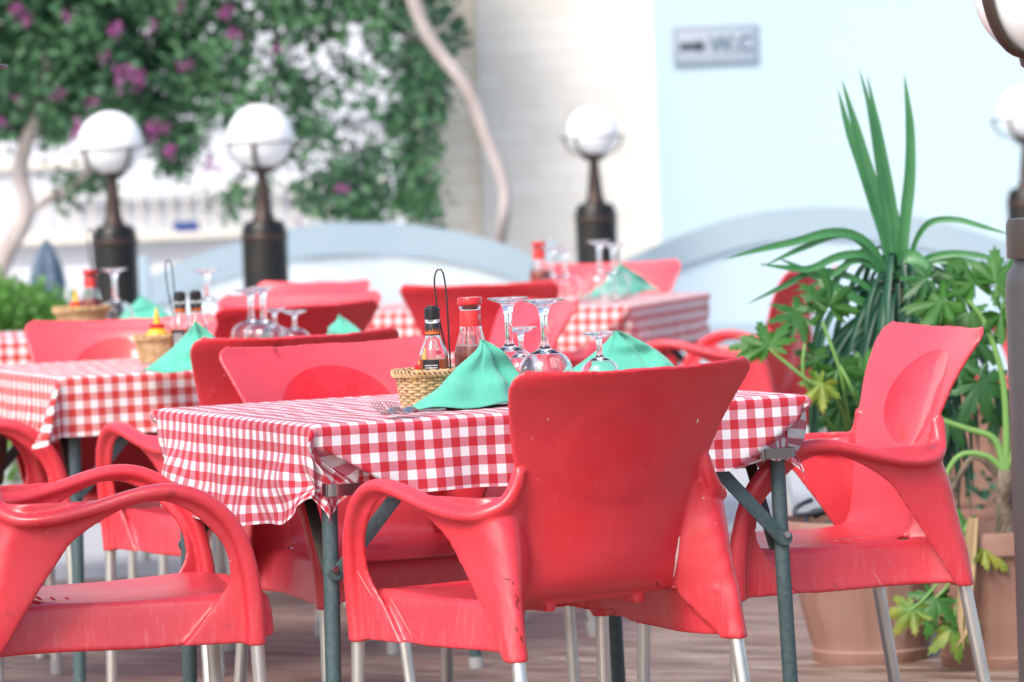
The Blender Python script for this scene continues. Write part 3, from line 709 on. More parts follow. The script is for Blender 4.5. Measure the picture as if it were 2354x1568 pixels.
def ketchup(loc, rz, label, h=.195):
    t = thing('ketchup_bottle', loc, rz, label, 'sauce bottle', 'condiment bottles'); k = h/.195
    seg = 48
    pr = [(.001, .0), (.029, .0), (.0315, .004), (.0318, .03), (.0318, .085), (.0325, .092), (.0310, .099), (.0275, .112), (.0235, .125), (.0205, .136), (.0195, .147), (.0192, .172), (.0205, .174), (.0205, .177), (.0190, .179)]
    mb = MB(); vs = []; fs = []
    prof = [(a, b*k) for a, b in pr] + [(.0170, .178*k), (.0172, .147*k), (.021, .125*k), (.0285, .098*k), (.0295, .085*k), (.0295, .004), (.001, .004)]
    for i, (r, z) in enumerate(prof):
        for q in range(seg):
            a = 2*PI*q/seg; fl = 1 - (.035*abs(math.sin(a*9)) if (i < len(pr) and .09 < z/k < .14) else 0)
            vs.append((r*fl*math.cos(a), r*fl*math.sin(a), z))
    for i in range(len(prof)-1):
        for q in range(seg): fs.append((i*seg+q, i*seg+(q+1) % seg, (i+1)*seg+(q+1) % seg, (i+1)*seg+q))
    mb.add(vs, fs).build('bottle', M['bottle_glass'], t)
    MB().lathe([(.001, .0045), (.0303, .0045), (.0303, .084*k), (.0294, .097*k), (.0268, .106*k), (.001, .107*k)], 32).build('sauce', M['ketchup'], t)
    MB().lathe([(.0155, .176*k), (.0168, .1765*k), (.0168, .183*k)], 28, cap=False).build('neck_sauce', M['ketchup'], t)
    MB().lathe([(.0215, .1815*k), (.0226, .182*k), (.0228, .184*k), (.0226, .193*k), (.0215, .1945*k), (.016, .1952*k), (.0005, .1948*k)], 36).build('lid', M['red_cap'], t)
    lb = MB().lathe([(.0200, .1415*k), (.0197, .146*k), (.0196, .171*k), (.0194, .1715*k)], 36, cap=False).build('neck_label', M['red_label'], t)
    em = MB(); r = .0200                               # small outlined emblem on the neck label
    def q(a0, a1, z0, z1, rr=r): em.add([(rr*math.cos(a0), rr*math.sin(a0), z0), (rr*math.cos(a1), rr*math.sin(a1), z0), (rr*math.cos(a1), rr*math.sin(a1), z1), (rr*math.cos(a0), rr*math.sin(a0), z1)], [(0, 1, 2, 3)])
    c = -.62; q(c-.22, c+.22, .1525*k, .1532*k); q(c-.22, c+.22, .1625*k, .1632*k); q(c-.25, c-.21, .153*k, .163*k); q(c+.21, c+.25, .153*k, .163*k)
    q(c-.13, c-.07, .155*k, .161*k); q(c+.03, c+.09, .155*k, .161*k); q(c-.07, c+.03, .1575*k, .1587*k)
    em.build('emblem', M['print_white'], lb, smooth=False, recalc=False)
    return t
def mustard(loc, label, h=.13):
    t = thing('mustard_bottle', loc, .4, label, 'sauce bottle', 'condiment bottles'); k = h/.13
    MB().lathe([(.001, 0), (.026, 0), (.028, .004), (.028, .052), (.027, .066), (.022, .076), (.015, .081), (.013, .082)], 32).build('bottle', M['yellow'], t)
    MB().lathe([(.0284, .012), (.0286, .014), (.0286, .042), (.0284, .044)], 32, cap=False).build('label', M['green_label'], t)
    MB().lathe([(.016, .0815), (.0175, .082), (.0175, .090), (.0155, .0925), (.010, .093)], 28).build('collar', M['red_cap'], t)
    MB().lathe([(.0095, .092), (.0085, .097), (.0055, .112), (.0025, .129*k/k), (.0018, .130), (.0003, .1305)], 20).build('nozzle', M['yellow'], t)
    t.scale = (1, 1, k)
    return t
def make_basket():
    t = thing('wicker_basket')
    H = .060; r0, r1 = .047, .0575; nst = 26; rows = 11
    rad = lambda z: r0 + (r1-r0)*(z/H)
    wv = MB()
    for j in range(rows):
        z = .004 + (H-.006)*j/(rows-1); seg = nst*6; P = []; ph = j % 2
        for k in range(seg):
            a = 2*PI*k/seg; r = rad(z) + .0021*math.cos(nst/2*a*1.0 + ph*PI)
            P.append((r*math.cos(a), r*math.sin(a), z))
        vs, fs = [], []; prof = [(-.0009, -.0024), (.0009, -.0022), (.0013, 0), (.0009, .0022), (-.0009, .0024)]
        for k, p in enumerate(P):
            a = 2*PI*k/seg
            for dr, dz in prof: vs.append((p[0]+dr*math.cos(a), p[1]+dr*math.sin(a), p[2]+dz))
        m = len(prof)
        for k in range(seg):
            k2 = (k+1) % seg
            for q in range(m): fs.append((k*m+q, k*m+(q+1) % m, k2*m+(q+1) % m, k2*m+q))
        wv.add(vs, fs)
    wv.build('woven_side', M['wicker'], t)
    st = MB()
    for i in range(nst):
        a = 2*PI*(i+.0)/nst; st.tube([((rad(z))*math.cos(a), rad(z)*math.sin(a), z) for z in (0, .03, H)], .0013, 6)
    st.build('stakes', M['wicker'], t)
    MB().lathe([(.0005, .003), (.046, .003), (.0465, .001), (.0005, .001)], 30).build('base', M['wicker'], t)
    br = MB()                                            # plaited rim of three strands
    for s_ in range(3):
        for off in (-.0011, .0011):
            P = []; n = 240
            for k in range(n):
                a = 2*PI*k/n; q = a*15 + s_*2*PI/3
                P.append(((r1+.004+.0038*math.sin(q)*1.0)*math.cos(a), (r1+.004+.0038*math.sin(q))*math.sin(a), H+.0035+.0042*math.sin(q*1.0+PI/2+s_*.0)+off + .002*math.sin(2*q)))
            br.tube(P, .00135, 6, closed=True)
    for i in range(24):                                  # loops over the top
        a0 = 2*PI*i/24; P = []
        for u in np.linspace(0, 1, 9):
            a = a0 + u*2*PI/24*1.15; P.append(((r1-.0005)*math.cos(a), (r1-.0005)*math.sin(a), H+.003+.0075*math.sin(PI*u)))
        br.tube(P, .0011, 5)
    br.build('plaited_rim', M['wicker'], t)
    wr = MB(); rr = r1-.005
    wr.tube([(rr*math.cos(a), rr*math.sin(a), H+.003) for a in np.linspace(0, 2*PI, 40, endpoint=False)], .0016, 8, closed=True)
    wr.tube([((rr-.005)*math.cos(a), (rr-.005)*math.sin(a), H-.002) for a in np.linspace(0, 2*PI, 40, endpoint=False)], .0016, 8, closed=True)
    wr.build('inner_ring', M['wire'], t)
    hp = [(x+.030, y-.012, z*1.0) for x, y, z in [(.006, -.004, .010), (.0062, -.004, .06), (.001, -.003, .11), (-.008, 0, .17), (-.0125, .001, .215), (-.0125, .0015, .236), (-.008, .002, .2495), (-.0015, .002, .252), (.004, .0015, .240), (.0075, .001, .20), (.0085, .0, .14), (.0095, .0, .06), (.0095, 0, .010)]]
    MB().tube(cat(hp, 60), .00155, 10).build('wire_handle', M['wire'], t)
    return t
BK = make_basket(); bk_used = [False]
def basket(x, y, rz, label, s=1.0):
    b = BK if not bk_used[0] else copy_tree(BK); bk_used[0] = True
    b.location = (x, y, TZ+.004); b.rotation_euler = (0, 0, rz); b.scale = (s, s, s*.96)
    return tag(b, label, 'basket', 'wicker condiment baskets')
b1 = at_d(986, 900, 8.03)
basket(b1.x, 8.03, 0, 'wicker basket with plaited rim and black wire loop, on the front table', 1.04)
def at_x(px, py, d, h): return at_d(px, py, d)
p = at_d(992, 703, 8.005); hot_sauce((p.x, p.y, TZ+.008), .35, 'small hot sauce bottle with black cap and flame label, in the front basket', p.z-TZ-.008)
p = at_d(1075, 684, 8.07); ketchup((p.x+.003, p.y+.02, TZ+.003), .15, 'glass ketchup bottle with red lid and red neck label, right of the front basket', p.z-TZ-.003)
p = at_d(970, 772, 8.045); mustard((p.x, p.y, TZ+.008), 'yellow mustard bottle half hidden behind the hot sauce in the front basket', .104)
b2 = at_d(368, 800, 10.4)
basket(b2.x, 10.4, .6, 'wicker basket with grey wire loop, on the left table', 1.0)
p = at_d(359, 709, 10.38); mustard((p.x, p.y, TZ+.008), 'yellow mustard squeeze bottle with red collar in the left table basket', p.z-TZ-.008)
p = at_d(412, 670, 10.36); hot_sauce((p.x, p.y, TZ+.004), .35, 'left one of two black capped hot sauce bottles on the left table', p.z-TZ-.004)
p = at_d(449, 668, 10.40); hot_sauce((p.x, p.y, TZ+.004), 1.2, 'right one of two black capped hot sauce bottles on the left table', p.z-TZ-.004)
b3 = at_d(190, 760, 12.35)
basket(b3.x, 12.35, .9, 'blurred wicker basket on the farthest left table', 1.25)
p = at_d(173, 663, 12.32); mustard((p.x, p.y, TZ+.008), 'blurred yellow mustard bottle on the farthest left table', p.z-TZ-.008)
p = at_d(207, 620, 12.4); ketchup((p.x, p.y, TZ+.008), 0, 'blurred ketchup bottle beside the mustard on the farthest left table', p.z-TZ-.008)
p = at_d(1238, 556, 13.6); ketchup((p.x, p.y, TZ+.003), 0, 'blurred ketchup bottle left of the glasses on the back right table', p.z-TZ-.003)

def napkin(lpx, lpy, rpx, rpy, apx, apy, label, seed, depth=.055, crease=True, back=0):
    l_, r_ = at_z(lpx, lpy, TZ), at_z(rpx, rpy, TZ); l_.y += back; r_.y += back
    c = (l_+r_)/2; ax = (r_-l_); a = ax.length/2; ux = ax.normalized(); uy = Vector((-ux.y, ux.x, 0))
    top = at_d(apx, apy, c.y+.01); H = top.z-TZ; tx = (top-c).dot(ux)
    rows = []; n = 120; T_ = 36
    for i in range(T_+1):
        t = i/T_; row = []
        for k in range(n+1):
            th = 2*PI*k/n; cx, sy = math.cos(th), math.sin(th)
            bx = a*cx; by = depth*math.copysign(abs(sy)**1.1, sy)
            ex = 1.22 if cx < 0 else (.80 if crease else 1.05)
            f = (1-t)**ex
            x = tx*(1-f) + (bx)*f
            y = by*((1-t)**.9) * (1-.15*math.sin(PI*t))
            # rolled top edge and folds that run down from the tip
            if cx > 0: x += .012*math.sin(PI*min(t*1.0, 1))*cx
            g = math.sin(PI*t)**.8
            cr = math.exp(-((th-(2*PI-.95))/.16)**2)*.016 + math.exp(-((th-(2*PI-1.75))/.30)**2)*.004 - math.exp(-((th-(2*PI-.62))/.16)**2)*.011
            cr *= (1 if crease else .6) * (t**.55) * (1-t)**.35 * 1.5
            x -= cr*cx; y -= cr*sy*1.25
            y += .010*g*noise.noise(Vector((x*14+seed, t*3, seed)))*2
            z = H*t
            z += .014*math.exp(-((th-(2*PI-.5))/.30)**2)*(t**3)*0
            if t > .9: z -= 0
            if t < .12: z += .004*(1-t/.12)*0; x += ux.x*0
            # soft undulation of the lying hem
            z += .003*(1-t)**3*(1+math.sin(th*5+seed))
            row.append(c + ux*x + uy*y + Vector((0, 0, z+.004)))
        rows.append(row)
    mb = MB(); mb.grid(rows)
    o = mb.build('napkin', M['napkin'], angle=180)
    md = o.modifiers.new('t', 'SOLIDIFY'); md.thickness = .0016
    return tag(o, label, 'napkin', 'folded green napkins')
napkin(944, 950, 1225, 930, 1108, 786, 'folded green napkin leaning by the basket, nearest the camera', 1.3, back=.02)
napkin(1300, 868, 1560, 858, 1413, 764, 'folded green napkin behind the small glass on the front table', 4.1, .05)
napkin(325, 861, 530, 855, 452, 741, 'folded green napkin beside the basket on the left table', 7.7, back=.02)
napkin(725, 800, 860, 800, 778, 727, 'folded green napkin at the right end of the left table', 9.2, .045, False)
napkin(262, 745, 400, 742, 326, 681, 'blurred green napkin before the leftmost lamp pedestal', 11.2, .05, False)
napkin(1345, 686, 1512, 672, 1412, 607, 'blurred green napkin at the near corner of the back right table', 13.5, .06, False)

def make_fork(loc, rz, label):
    t = thing('fork', loc, rz, label, 'fork', 'forks beside the front basket')
    mb = MB(); zp = lambda x: np.interp(x, [-.100, -.085, -.060, -.048, -.030, .0, .10], [.034, .022, .0075, .0075, .0165, .0075, .004])
    for q in (-1.5, -.5, .5, 1.5):
        P = [(x, q*.0062*np.interp(x, [-.100, -.052], [1.05, .95]), zp(x)) for x in np.linspace(-.098, -.05, 9)]
        mb.tube(P, list(np.linspace(.0007, .0015, 9)), 6)
    mb.build('tines', M['fork'], t)
    b = MB(); P = []
    for x in np.linspace(-.054, .085, 26):
        hw = np.interp(x, [-.054, -.045, -.034, -.02, -.008, .02, .085], [.0112, .0118, .0105, .006, .0034, .0034, .0065])
        P.append([(x, u*hw, zp(x)+.0022*(1-u*u)) for u in np.linspace(-1, 1, 7)])
    b.sheet(P, .0018); b.build('handle', M['fork'], t)
    return t
p = at_z(896, 957, TZ+.006); make_fork((p.x+.024, p.y+.045, TZ+.003), D(60), 'fork with raised tines, left of two before the front basket')
p = at_z(930, 956, TZ+.006); make_fork((p.x+.024, p.y+.045, TZ+.003), D(60), 'fork with raised tines, right of two and touching the napkin')

# ---------------------------------------------------------------- ground
M['paving'] = mat('brown_paving', (.3, .22, .18), .55)
def paving():
    m = M['paving']; tc = N(m, 'ShaderNodeTexCoord'); mp = N(m, 'ShaderNodeMapping'); mp.inputs['Rotation'].default_value = (0, 0, .5)
    L(m, tc.outputs['Object'], mp.inputs[0])
    br = N(m, 'ShaderNodeTexBrick'); br.inputs['Color1'].default_value = (.25, .14, .10, 1); br.inputs['Color2'].default_value = (.12, .07, .05, 1); br.inputs['Mortar'].default_value = (.05, .04, .035, 1)
    br.inputs['Scale'].default_value = 1; br.inputs['Brick Width'].default_value = .9; br.inputs['Row Height'].default_value = .14; br.inputs['Mortar Size'].default_value = .006; L(m, mp.outputs[0], br.inputs['Vector'])
    m2 = N(m, 'ShaderNodeMapping'); m2.inputs['Scale'].default_value = (1.2, 9, 1); L(m, mp.outputs[0], m2.inputs[0])
    n = N(m, 'ShaderNodeTexNoise'); n.inputs['Scale'].default_value = 3; n.inputs['Detail'].default_value = 6; L(m, m2.outputs[0], n.inputs['Vector'])
    r = N(m, 'ShaderNodeMapRange'); r.inputs[1].default_value = .44; r.inputs[2].default_value = .62; L(m, n.outputs[0], r.inputs[0])
    mx = N(m, 'ShaderNodeMix', data_type='RGBA'); mx.inputs[7].default_value = (.34, .26, .21, 1); L(m, r.outputs[0], mx.inputs[0]); L(m, br.outputs[0], mx.inputs[6]); L(m, mx.outputs[2], BS(m).inputs['Base Color'])
    bp = N(m, 'ShaderNodeBump'); bp.inputs['Strength'].default_value = .4; bp.inputs['Distance'].default_value = .01; L(m, n.outputs[0], bp.inputs['Height']); L(m, bp.outputs[0], BS(m).inputs['Normal'])
paving()
M['pale_floor'] = mat('pale_floor', (.45, .45, .46), .6); noisy(M['pale_floor'], (.50, .50, .52), (.36, .35, .35), .8, rough=(.5, .8), bump=.1)
g = MB().box((0, 60, -.1), (400, 400, .2)).build('ground', M['pale_floor'], smooth=False); tag(g, kind='structure')
pv = MB(); y1 = 12.6
pv.add([(-8, -3, .004), (8, -3, .004), (8, 14.0, .004), (-8, 12.2, .004)], [(0, 1, 2, 3)])
tag(pv.build('pavement', M['paving'], smooth=False), kind='structure')

# ---------------------------------------------------------------- walls behind
def wallmat(name, c1, c2, brick=None, rough=.8):
    m = mat(name, c1, rough); mx, mr = noisy(m, c1, c2, 1.3, lo=.3, hi=.75, bump=.15, bscale=25)
    if brick:
        tc = N(m, 'ShaderNodeTexCoord'); mp = N(m, 'ShaderNodeMapping'); mp.inputs['Rotation'].default_value = (PI/2, 0, 0); L(m, tc.outputs['Object'], mp.inputs[0])
        br = N(m, 'ShaderNodeTexBrick'); br.inputs['Scale'].default_value = 1; br.inputs['Brick Width'].default_value = brick[0]; br.inputs['Row Height'].default_value = brick[1]; br.inputs['Mortar Size'].default_value = brick[2]
        br.inputs['Color1'].default_value = (1, 1, 1, 1); br.inputs['Color2'].default_value = (.90, .89, .87, 1); br.inputs['Mortar'].default_value = (*brick[3], 1); L(m, mp.outputs[0], br.inputs['Vector'])
        m3 = N(m, 'ShaderNodeMix', data_type='RGBA', blend_type='MULTIPLY'); m3.inputs[0].default_value = 1; L(m, mx.outputs[2], m3.inputs[6]); L(m, br.outputs[0], m3.inputs[7]); L(m, m3.outputs[2], BS(m).inputs['Base Color'])
    return m
M['white_brick'] = wallmat('white_brick', (.76, .74, .70), (.71, .69, .64), (.30, .085, .006, (.90, .88, .86)))
M['plaster'] = wallmat('bluish_white_plaster', (.43, .56, .62), (.41, .53, .62))
M['sandstone'] = wallmat('sandstone', (.90, .84, .74), (.84, .77, .66), (.34, .10, .008, (.84, .80, .74)))
M['far_wall'] = wallmat('far_white_wall', (.62, .64, .70), (.52, .54, .58))
M['sand_trim'] = wallmat('sand_trim', (.74, .70, .62), (.66, .62, .54))
def xz(px, py, d):
    p = at_d(px, py, d); return p.x, p.z
H = 5.2
xa = at_d(1102, 300, 21.0).x; xb = at_d(1508, 300, 21.0).x
o = MB().box(((xa+xb)/2, 21.2, H/2), (xb-xa, .4, H)).build('brick_wall', M['white_brick'], smooth=False)
tag(o, 'white painted brick wall between the sandstone pier and the plastered wall', 'wall')
W = 9.0; pw = MB(); ang = -.10
o = MB().box((W/2, .2, H/2), (W, .4, H)).build('plastered_wall', M['plaster'], smooth=False)
o.location = (xb+.003, 20.985, 0); o.rotation_euler = (0, 0, ang)
tag(o, 'smooth bluish white plastered wall that carries the W.C. sign', 'wall')
xs = at_d(935, 300, 21.05).x
o = MB().box(((xa+xs)/2-.003, 21.35, H/2), (xa-xs, .6, H)).build('stone_pier', M['sandstone'], smooth=False)
tag(o, 'sandstone pier with the bare vine trunk in front of it', 'wall')
# far building at left with terraces
fb = thing('terraced_building', (0, 27, 0), 0, 'pale terraced building seen blurred under the bougainvillea', 'building')
MB().box((-4.6, .3, 4.2), (11.4, .6, 8.4)).build('wall', M['far_wall'], fb, smooth=False)
for k, (x0, z0, wd, hh, dp) in enumerate([(-3.0, .55, 3.6, .20, .10), (-2.7, .82, 3.0, .05, .14), (-1.6, 1.08, 2.2, .10, .08), (-3.8, 1.28, 2.6, .05, .06), (-1.5, 1.52, 2.0, .04, .06)]):
    MB().box((x0, -dp/2-.002, z0), (wd, dp, hh)).build('ledge', M['sand_trim'] if k % 2 else M['far_wall'], fb, bevel=.01)
ra = MB()
for i in range(26): ra.box((-3.2+i*.095, -.15, .98), (.012, .012, .26))
ra.box((-2.0, -.15, 1.115), (2.5, .02, .02)); ra.build('railing', M['sand_trim'], fb, smooth=False)
for x in (-4.4, -3.1): MB().box((x, -.02, 2.6), (.7, .05, 1.3)).build('shutter', M['sand_trim'], fb, bevel=.01)
M['blue'] = mat('blue_cloth', (.02, .06, .26), .8)
x, z = xz(428, 521, 26.2)
bl = MB(); bl.sheet([[(x+u*.075, 26.2+.01*math.sin(u*9), z+v*.03+.006*math.sin(u*7)) for v in np.linspace(-1, 1, 5)] for u in np.linspace(-1, 1, 14)], .006)
tag(bl.build('hanging_cloth', M['blue']), 'deep blue cloth hanging on the far pale building, left of the lamp', 'cloth')
# W.C. sign
M['sign_plate'] = mat('sign_plate', (.32, .37, .45), .5); M['sign_ink'] = mat('sign_ink', (.02, .035, .045), .6); M['sign_ink2'] = mat('sign_faded_ink', (.07, .12, .17), .6); M['sign_edge'] = mat('sign_border', (.22, .28, .36), .6)
sx0, sz0 = xz(1548, 106, 20.9); sx1, _ = xz(1742, 98, 20.9)
sw = (sx1-sx0); sh = sw*.46; p = at_d(1645, 102, 20.88); yy = 20.985 + (p.x-xb)*math.tan(ang)
sg = thing('wall_sign', (p.x, yy-.012, p.z), ang, 'grey wall sign reading W.C. with a black arrow pointing right', 'sign')
MB().box((0, 0, 0), (sw, .016, sh)).build('plate', M['sign_plate'], sg, bevel=.002)
bd = MB(); t_ = .008
bd.box((0, -.010, sh/2-.012), (sw-.012, .003, t_)); bd.box((0, -.010, -sh/2+.012), (sw-.012, .003, t_))
bd.box((-sw/2+.011, -.0105, 0), (t_, .003, sh-.016)); bd.box((sw/2-.011, -.0105, 0), (t_, .003, sh-.016)); bd.build('border', M['sign_edge'], sg, smooth=False)
ar = MB(); ar.box((-sw*.29, -.010, -.004), (sw*.26, .003, .034))
ar.add([(-sw*.21, -.0115, .028), (-sw*.21, -.0115, -.036), (-sw*.10, -.0115, -.004)], [(0, 1, 2)]); ar.build('arrow', M['sign_ink'], sg, smooth=False, recalc=False)
def text(body, size, x, z, m, parent, name='lettering', y=-.0115, weight=.0):
    cu = bpy.data.curves.new('t', 'FONT'); cu.body = body; cu.size = size; cu.extrude = .001; cu.align_x = 'CENTER'; cu.align_y = 'CENTER'; cu.offset = weight
    to = bpy.data.objects.new('t', cu); C.objects.link(to)
    dg = bpy.context.evaluated_depsgraph_get(); me = bpy.data.meshes.new_from_object(to.evaluated_get(dg)); bpy.data.objects.remove(to)
    o = bpy.data.objects.new(name, me); C.objects.link(o); me.materials.clear(); me.materials.append(m); o.parent = parent; o.location = (x, y, z); o.rotation_euler = (PI/2, 0, 0); return o
text('W.', .105, sw*.10, -.002, M['sign_ink2'], sg, weight=.003); text('C', .105, sw*.36, -.002, M['sign_ink2'], sg, weight=.0015)

# ---------------------------------------------------------------- arched glass screens
M['frost'] = mat('frosted_glass', (.44, .56, .65), .4, Transmission_Weight=.0)
M['frost_band'] = mat('grey_blue_frame', (.40, .50, .56), .5); noisy(M['frost_band'], (.31, .40, .46), (.28, .37, .44), 1.5)
M['clear_pane'] = mat('pale_tinted_glass', (.80, .88, .92), .25, Transmission_Weight=.55, IOR=1.02)
M['faint'] = mat('faint_lettering', (.50, .60, .72), .5)
def screen(top, d, band, bottom_z, rail, label, pane, gap=True):
    t = thing('arched_screen', (0, d, 0), 0, label, 'screen', 'arched screens round the terrace')
    P = cat([(*xz(px, py, d), 0) for px, py in top], 60)
    G = [[(x, -.0, z - q*band) for q in np.linspace(0, 1, 4)] for x, z, _ in P]
    MB().sheet(G, .05).build('arched_rail', M['frost_band'], t, angle=40)
    G = [[(x, .004, z-band+.001 - q*(max(z-band-bottom_z, .02))) for q in np.linspace(0, 1, 6)] for x, z, _ in P]
    MB().sheet(G, .012).build('pane', pane, t, angle=40)
    x0, x1 = P[0][0], P[-1][0]
    MB().box(((x0+x1)/2, 0, bottom_z-.05), (x1-x0, .05, rail)).build('bottom_rail', M['frost_band'], t, bevel=.004)
    for x in (x0, x1): MB().box((x, 0, .42), (.06, .06, .84)).build('post', M['frost_band'], t, bevel=.004)
    return t, P
s2, P2 = screen([(1395, 618), (1440, 596), (1500, 567), (1600, 527), (1700, 497), (1800, 481), (1900, 475), (2000, 481), (2150, 507), (2300, 552), (2420, 604)], 19.0, .135, .45, .11, 'tall arched frosted screen behind the yucca, grey blue top rail', M['frost'])
for i, ch in enumerate('COFFEE BAR'):
    pass
s1, P1 = screen([(330, 645), (450, 588), (560, 553), (680, 522), (800, 512), (950, 517), (1060, 535), (1160, 562), (1270, 605)], 19.0, .135, .45, .11, 'low arched screen at centre with planters showing through its glass', M['clear_pane'])

# ---------------------------------------------------------------- globe lamps
M['globe'] = mat('opal_globe', (.86, .87, .88), .22, Subsurface_Weight=.25); BS(M['globe']).inputs['Subsurface Radius'].default_value = (.05, .05, .05)
M['lamp_body'] = mat('dark_lamp_metal', (.015, .015, .015), .32); noisy(M['lamp_body'], (.008, .009, .010), (.018, .015, .012), 9, rough=(.28, .45))
BS(M['lamp_body']).inputs['Specular IOR Level'].default_value = .3
M['lamp_neck'] = mat('bronze_lamp_metal', (.10, .05, .035), .35, .3); noisy(M['lamp_neck'], (.065, .034, .024), (.03, .018, .014), 20)
M['lamp_ring'] = mat('lamp_strap_metal', (.07, .05, .04), .4, .4)
M['lamp_grey'] = mat('grey_lamp_post', (.07, .066, .066), .4, .2)
def lamp(px, py, d, label, gr=.125, rr=.1285, rz=.3, lift=0, post=None, sw_=.003, pr=.0875, stage=0, rdz=-.022):
    b = at_d(px, py, d)
    t = thing('globe_lamp', (b.x, d, 0), rz, label, 'lamp', 'globe lamps on black pedestals')
    Z = 1.0 + lift
    MB().lathe([(.001, 0), (.105, 0), (.105, .03), (pr, .06), (pr, Z-.045), (pr*.97, Z-.025), (pr*.86, Z-.012), (pr*.84, Z), (.001, Z)], 40).build('pedestal', post or M['lamp_body'], t)
    if stage:
        MB().lathe([(pr*.95, Z), (pr*.95, Z+.055), (pr*.90, Z+.065), (.001, Z+.066)], 40).build('upper_stage', M['lamp_ring'], t)
        MB().lathe([(.030, Z+.06), (.026, Z+.12), (.022, Z+stage+.05), (.001, Z+stage+.05)], 24).build('stem', M['lamp_neck'], t)
        Z += stage
    if not stage: MB().lathe([(pr+.0005, Z-.075), (pr+.003, Z-.07), (pr+.003, Z-.055), (pr+.0005, Z-.05)], 40, cap=False).build('collar', M['lamp_neck'], t)
    MB().lathe([(.045, Z), (.043, Z+.012), (.034, Z+.03), (.030, Z+.08), (.022, Z+.15), (.020, Z+.184), (.001, Z+.184)], 28).build('neck', M['lamp_neck'], t)
    MB().lathe([(.018, Z+.180), (.040, Z+.184), (.050, Z+.192), (.054, Z+.212), (.050, Z+.214), (.001, Z+.207)], 28).build('cup', M['lamp_ring'], t)
    cz = Z+.204+gr-.008
    gl = MB().lathe([(max(gr*math.sin(a), .0005), cz-gr*math.cos(a)) for a in np.linspace(.0, PI, 40)], 48).build('globe', M['globe'], t)
    zr = cz + rdz
    MB().tube([(rr*math.cos(a), rr*math.sin(a), zr) for a in np.linspace(0, 2*PI, 60, endpoint=False)], sw_, 8, closed=True).build('ring', M['lamp_ring'], t)
    for k in range(4):
        a = k*PI/2+.5; P = []
        for u in np.linspace(0, 1, 14):
            e = PI/2*u; r = .046 + (rr-.046)*math.sin(e)**.9; z = Z+.207 + (zr-Z-.207)*(1-math.cos(e))
            P.append((r*math.cos(a), r*math.sin(a), z))
        MB().tube(P, sw_*1.25, 8, ell=(2.2, (math.cos(a), math.sin(a), 0))).build('strap', M['lamp_ring'], t)
    return t
lamp(262, 520, 17.1, 'leftmost full globe lamp, before the bougainvillea and above the green bush', rz=.2)
lamp(606, 505, 16.8, 'globe lamp second from left, right of the blue cloth', rz=.9)
lamp(1368, 465, 18.5, 'globe lamp against the white brick wall, globe sitting low in a wide ring', gr=.108, rr=.142, rz=.5)
lamp(2362, 430, 18.0, 'distant globe lamp cut by the right photo edge, below the big near globe', gr=.110, rr=.150, rz=.5)
lamp(2430, 590, 7.25, 'near globe lamp at the upper right photo edge with a brown strap and grey post', lift=-.005, stage=.125, rz=.1, rr=.141, sw_=.0048, rdz=.045, post=M['lamp_grey'])
p = at_d(22, 178, 7.2); 
lamp(-166, 600, 7.2, 'near globe lamp outside the left edge, only its ring tip in view', lift=.075, rr=.141)

# ---------------------------------------------------------------- bougainvillea
def leafmat(name, c1, c2, scale=3, rough=.5, tr=.25):
    m = mat(name, c1, rough); noisy(m, c1, c2, scale, lo=.35, hi=.65)
    b = BS(m); tl = N(m, 'ShaderNodeBsdfTranslucent'); ad = N(m, 'ShaderNodeMixShader'); ad.inputs[0].default_value = tr
    src = b.inputs['Base Color'].links[0].from_socket; L(m, src, tl.inputs[0])
    out = m.node_tree.nodes['Material Output']; L(m, b.outputs[0], ad.inputs[1]); L(m, tl.outputs[0], ad.inputs[2]); L(m, ad.outputs[0], out.inputs[0]); return m
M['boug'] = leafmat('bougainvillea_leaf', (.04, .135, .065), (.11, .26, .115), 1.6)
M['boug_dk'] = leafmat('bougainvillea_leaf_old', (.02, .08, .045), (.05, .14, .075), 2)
M['bract'] = leafmat('bract', (.34, .07, .27), (.50, .16, .40), 5, tr=.35)
M['bark'] = mat('pale_bark', (.36, .30, .26), .8); noisy(M['bark'], (.50, .44, .42), (.32, .26, .24), 9, stretch=(1, 1, .25), bump=.5)
def leaf_cloud(centres, nper, spread, size, seed, droop=.3):
    rnd = random.Random(seed); mb = MB()
    for c in centres:
        for _ in range(nper):
            p = Vector(c) + Vector((rnd.gauss(0, spread[0]), rnd.gauss(0, spread[1]), rnd.gauss(0, spread[2])))
            s_ = size*rnd.uniform(.6, 1.25)
            d = Vector((rnd.gauss(0, 1), rnd.gauss(0, 1), rnd.gauss(0, 1)-droop)).normalized(); n_ = Vector((rnd.gauss(0, 1), rnd.gauss(0, 1), rnd.gauss(.4, 1))); sd = d.cross(n_).normalized(); up = sd.cross(d)
            mb.add([p, p+d*s_*.45+sd*s_*.34+up*s_*.08, p+d*s_*.95, p+d*s_*.45-sd*s_*.34+up*s_*.08, p+d*s_*.5-up*s_*.02], [(0, 1, 4), (1, 2, 4), (2, 3, 4), (3, 0, 4)])
    return mb
bg_ = thing('bougainvillea', (0, 20.3, 0), 0, 'bougainvillea with magenta flowers hanging over the left half of the wall', 'climbing plant')
rnd = random.Random(11); cen = []; cdk = []; brs = []
def dens(px, py):
    """how much of the crown the photograph shows around this point (0..1)"""
    n1 = noise.noise(Vector((px/95, py/95, 3.3))) + .5*noise.noise(Vector((px/40, py/40, 9.1)))
    lim = np.interp(px, [-150, 0, 130, 230, 340, 420, 500, 640, 720, 900, 985, 1010, 1030], [330, 330, 310, 250, 320, 400, 250, 320, 470, 515, 500, 330, 120])
    if py > lim + 45*n1: return 0
    full = np.interp(px, [0, 300, 420, 600, 1000], [1.35, 1.12, .74, .32, .34]) 
    if py < 60 and px > 500: full += .1
    return full + .55*n1
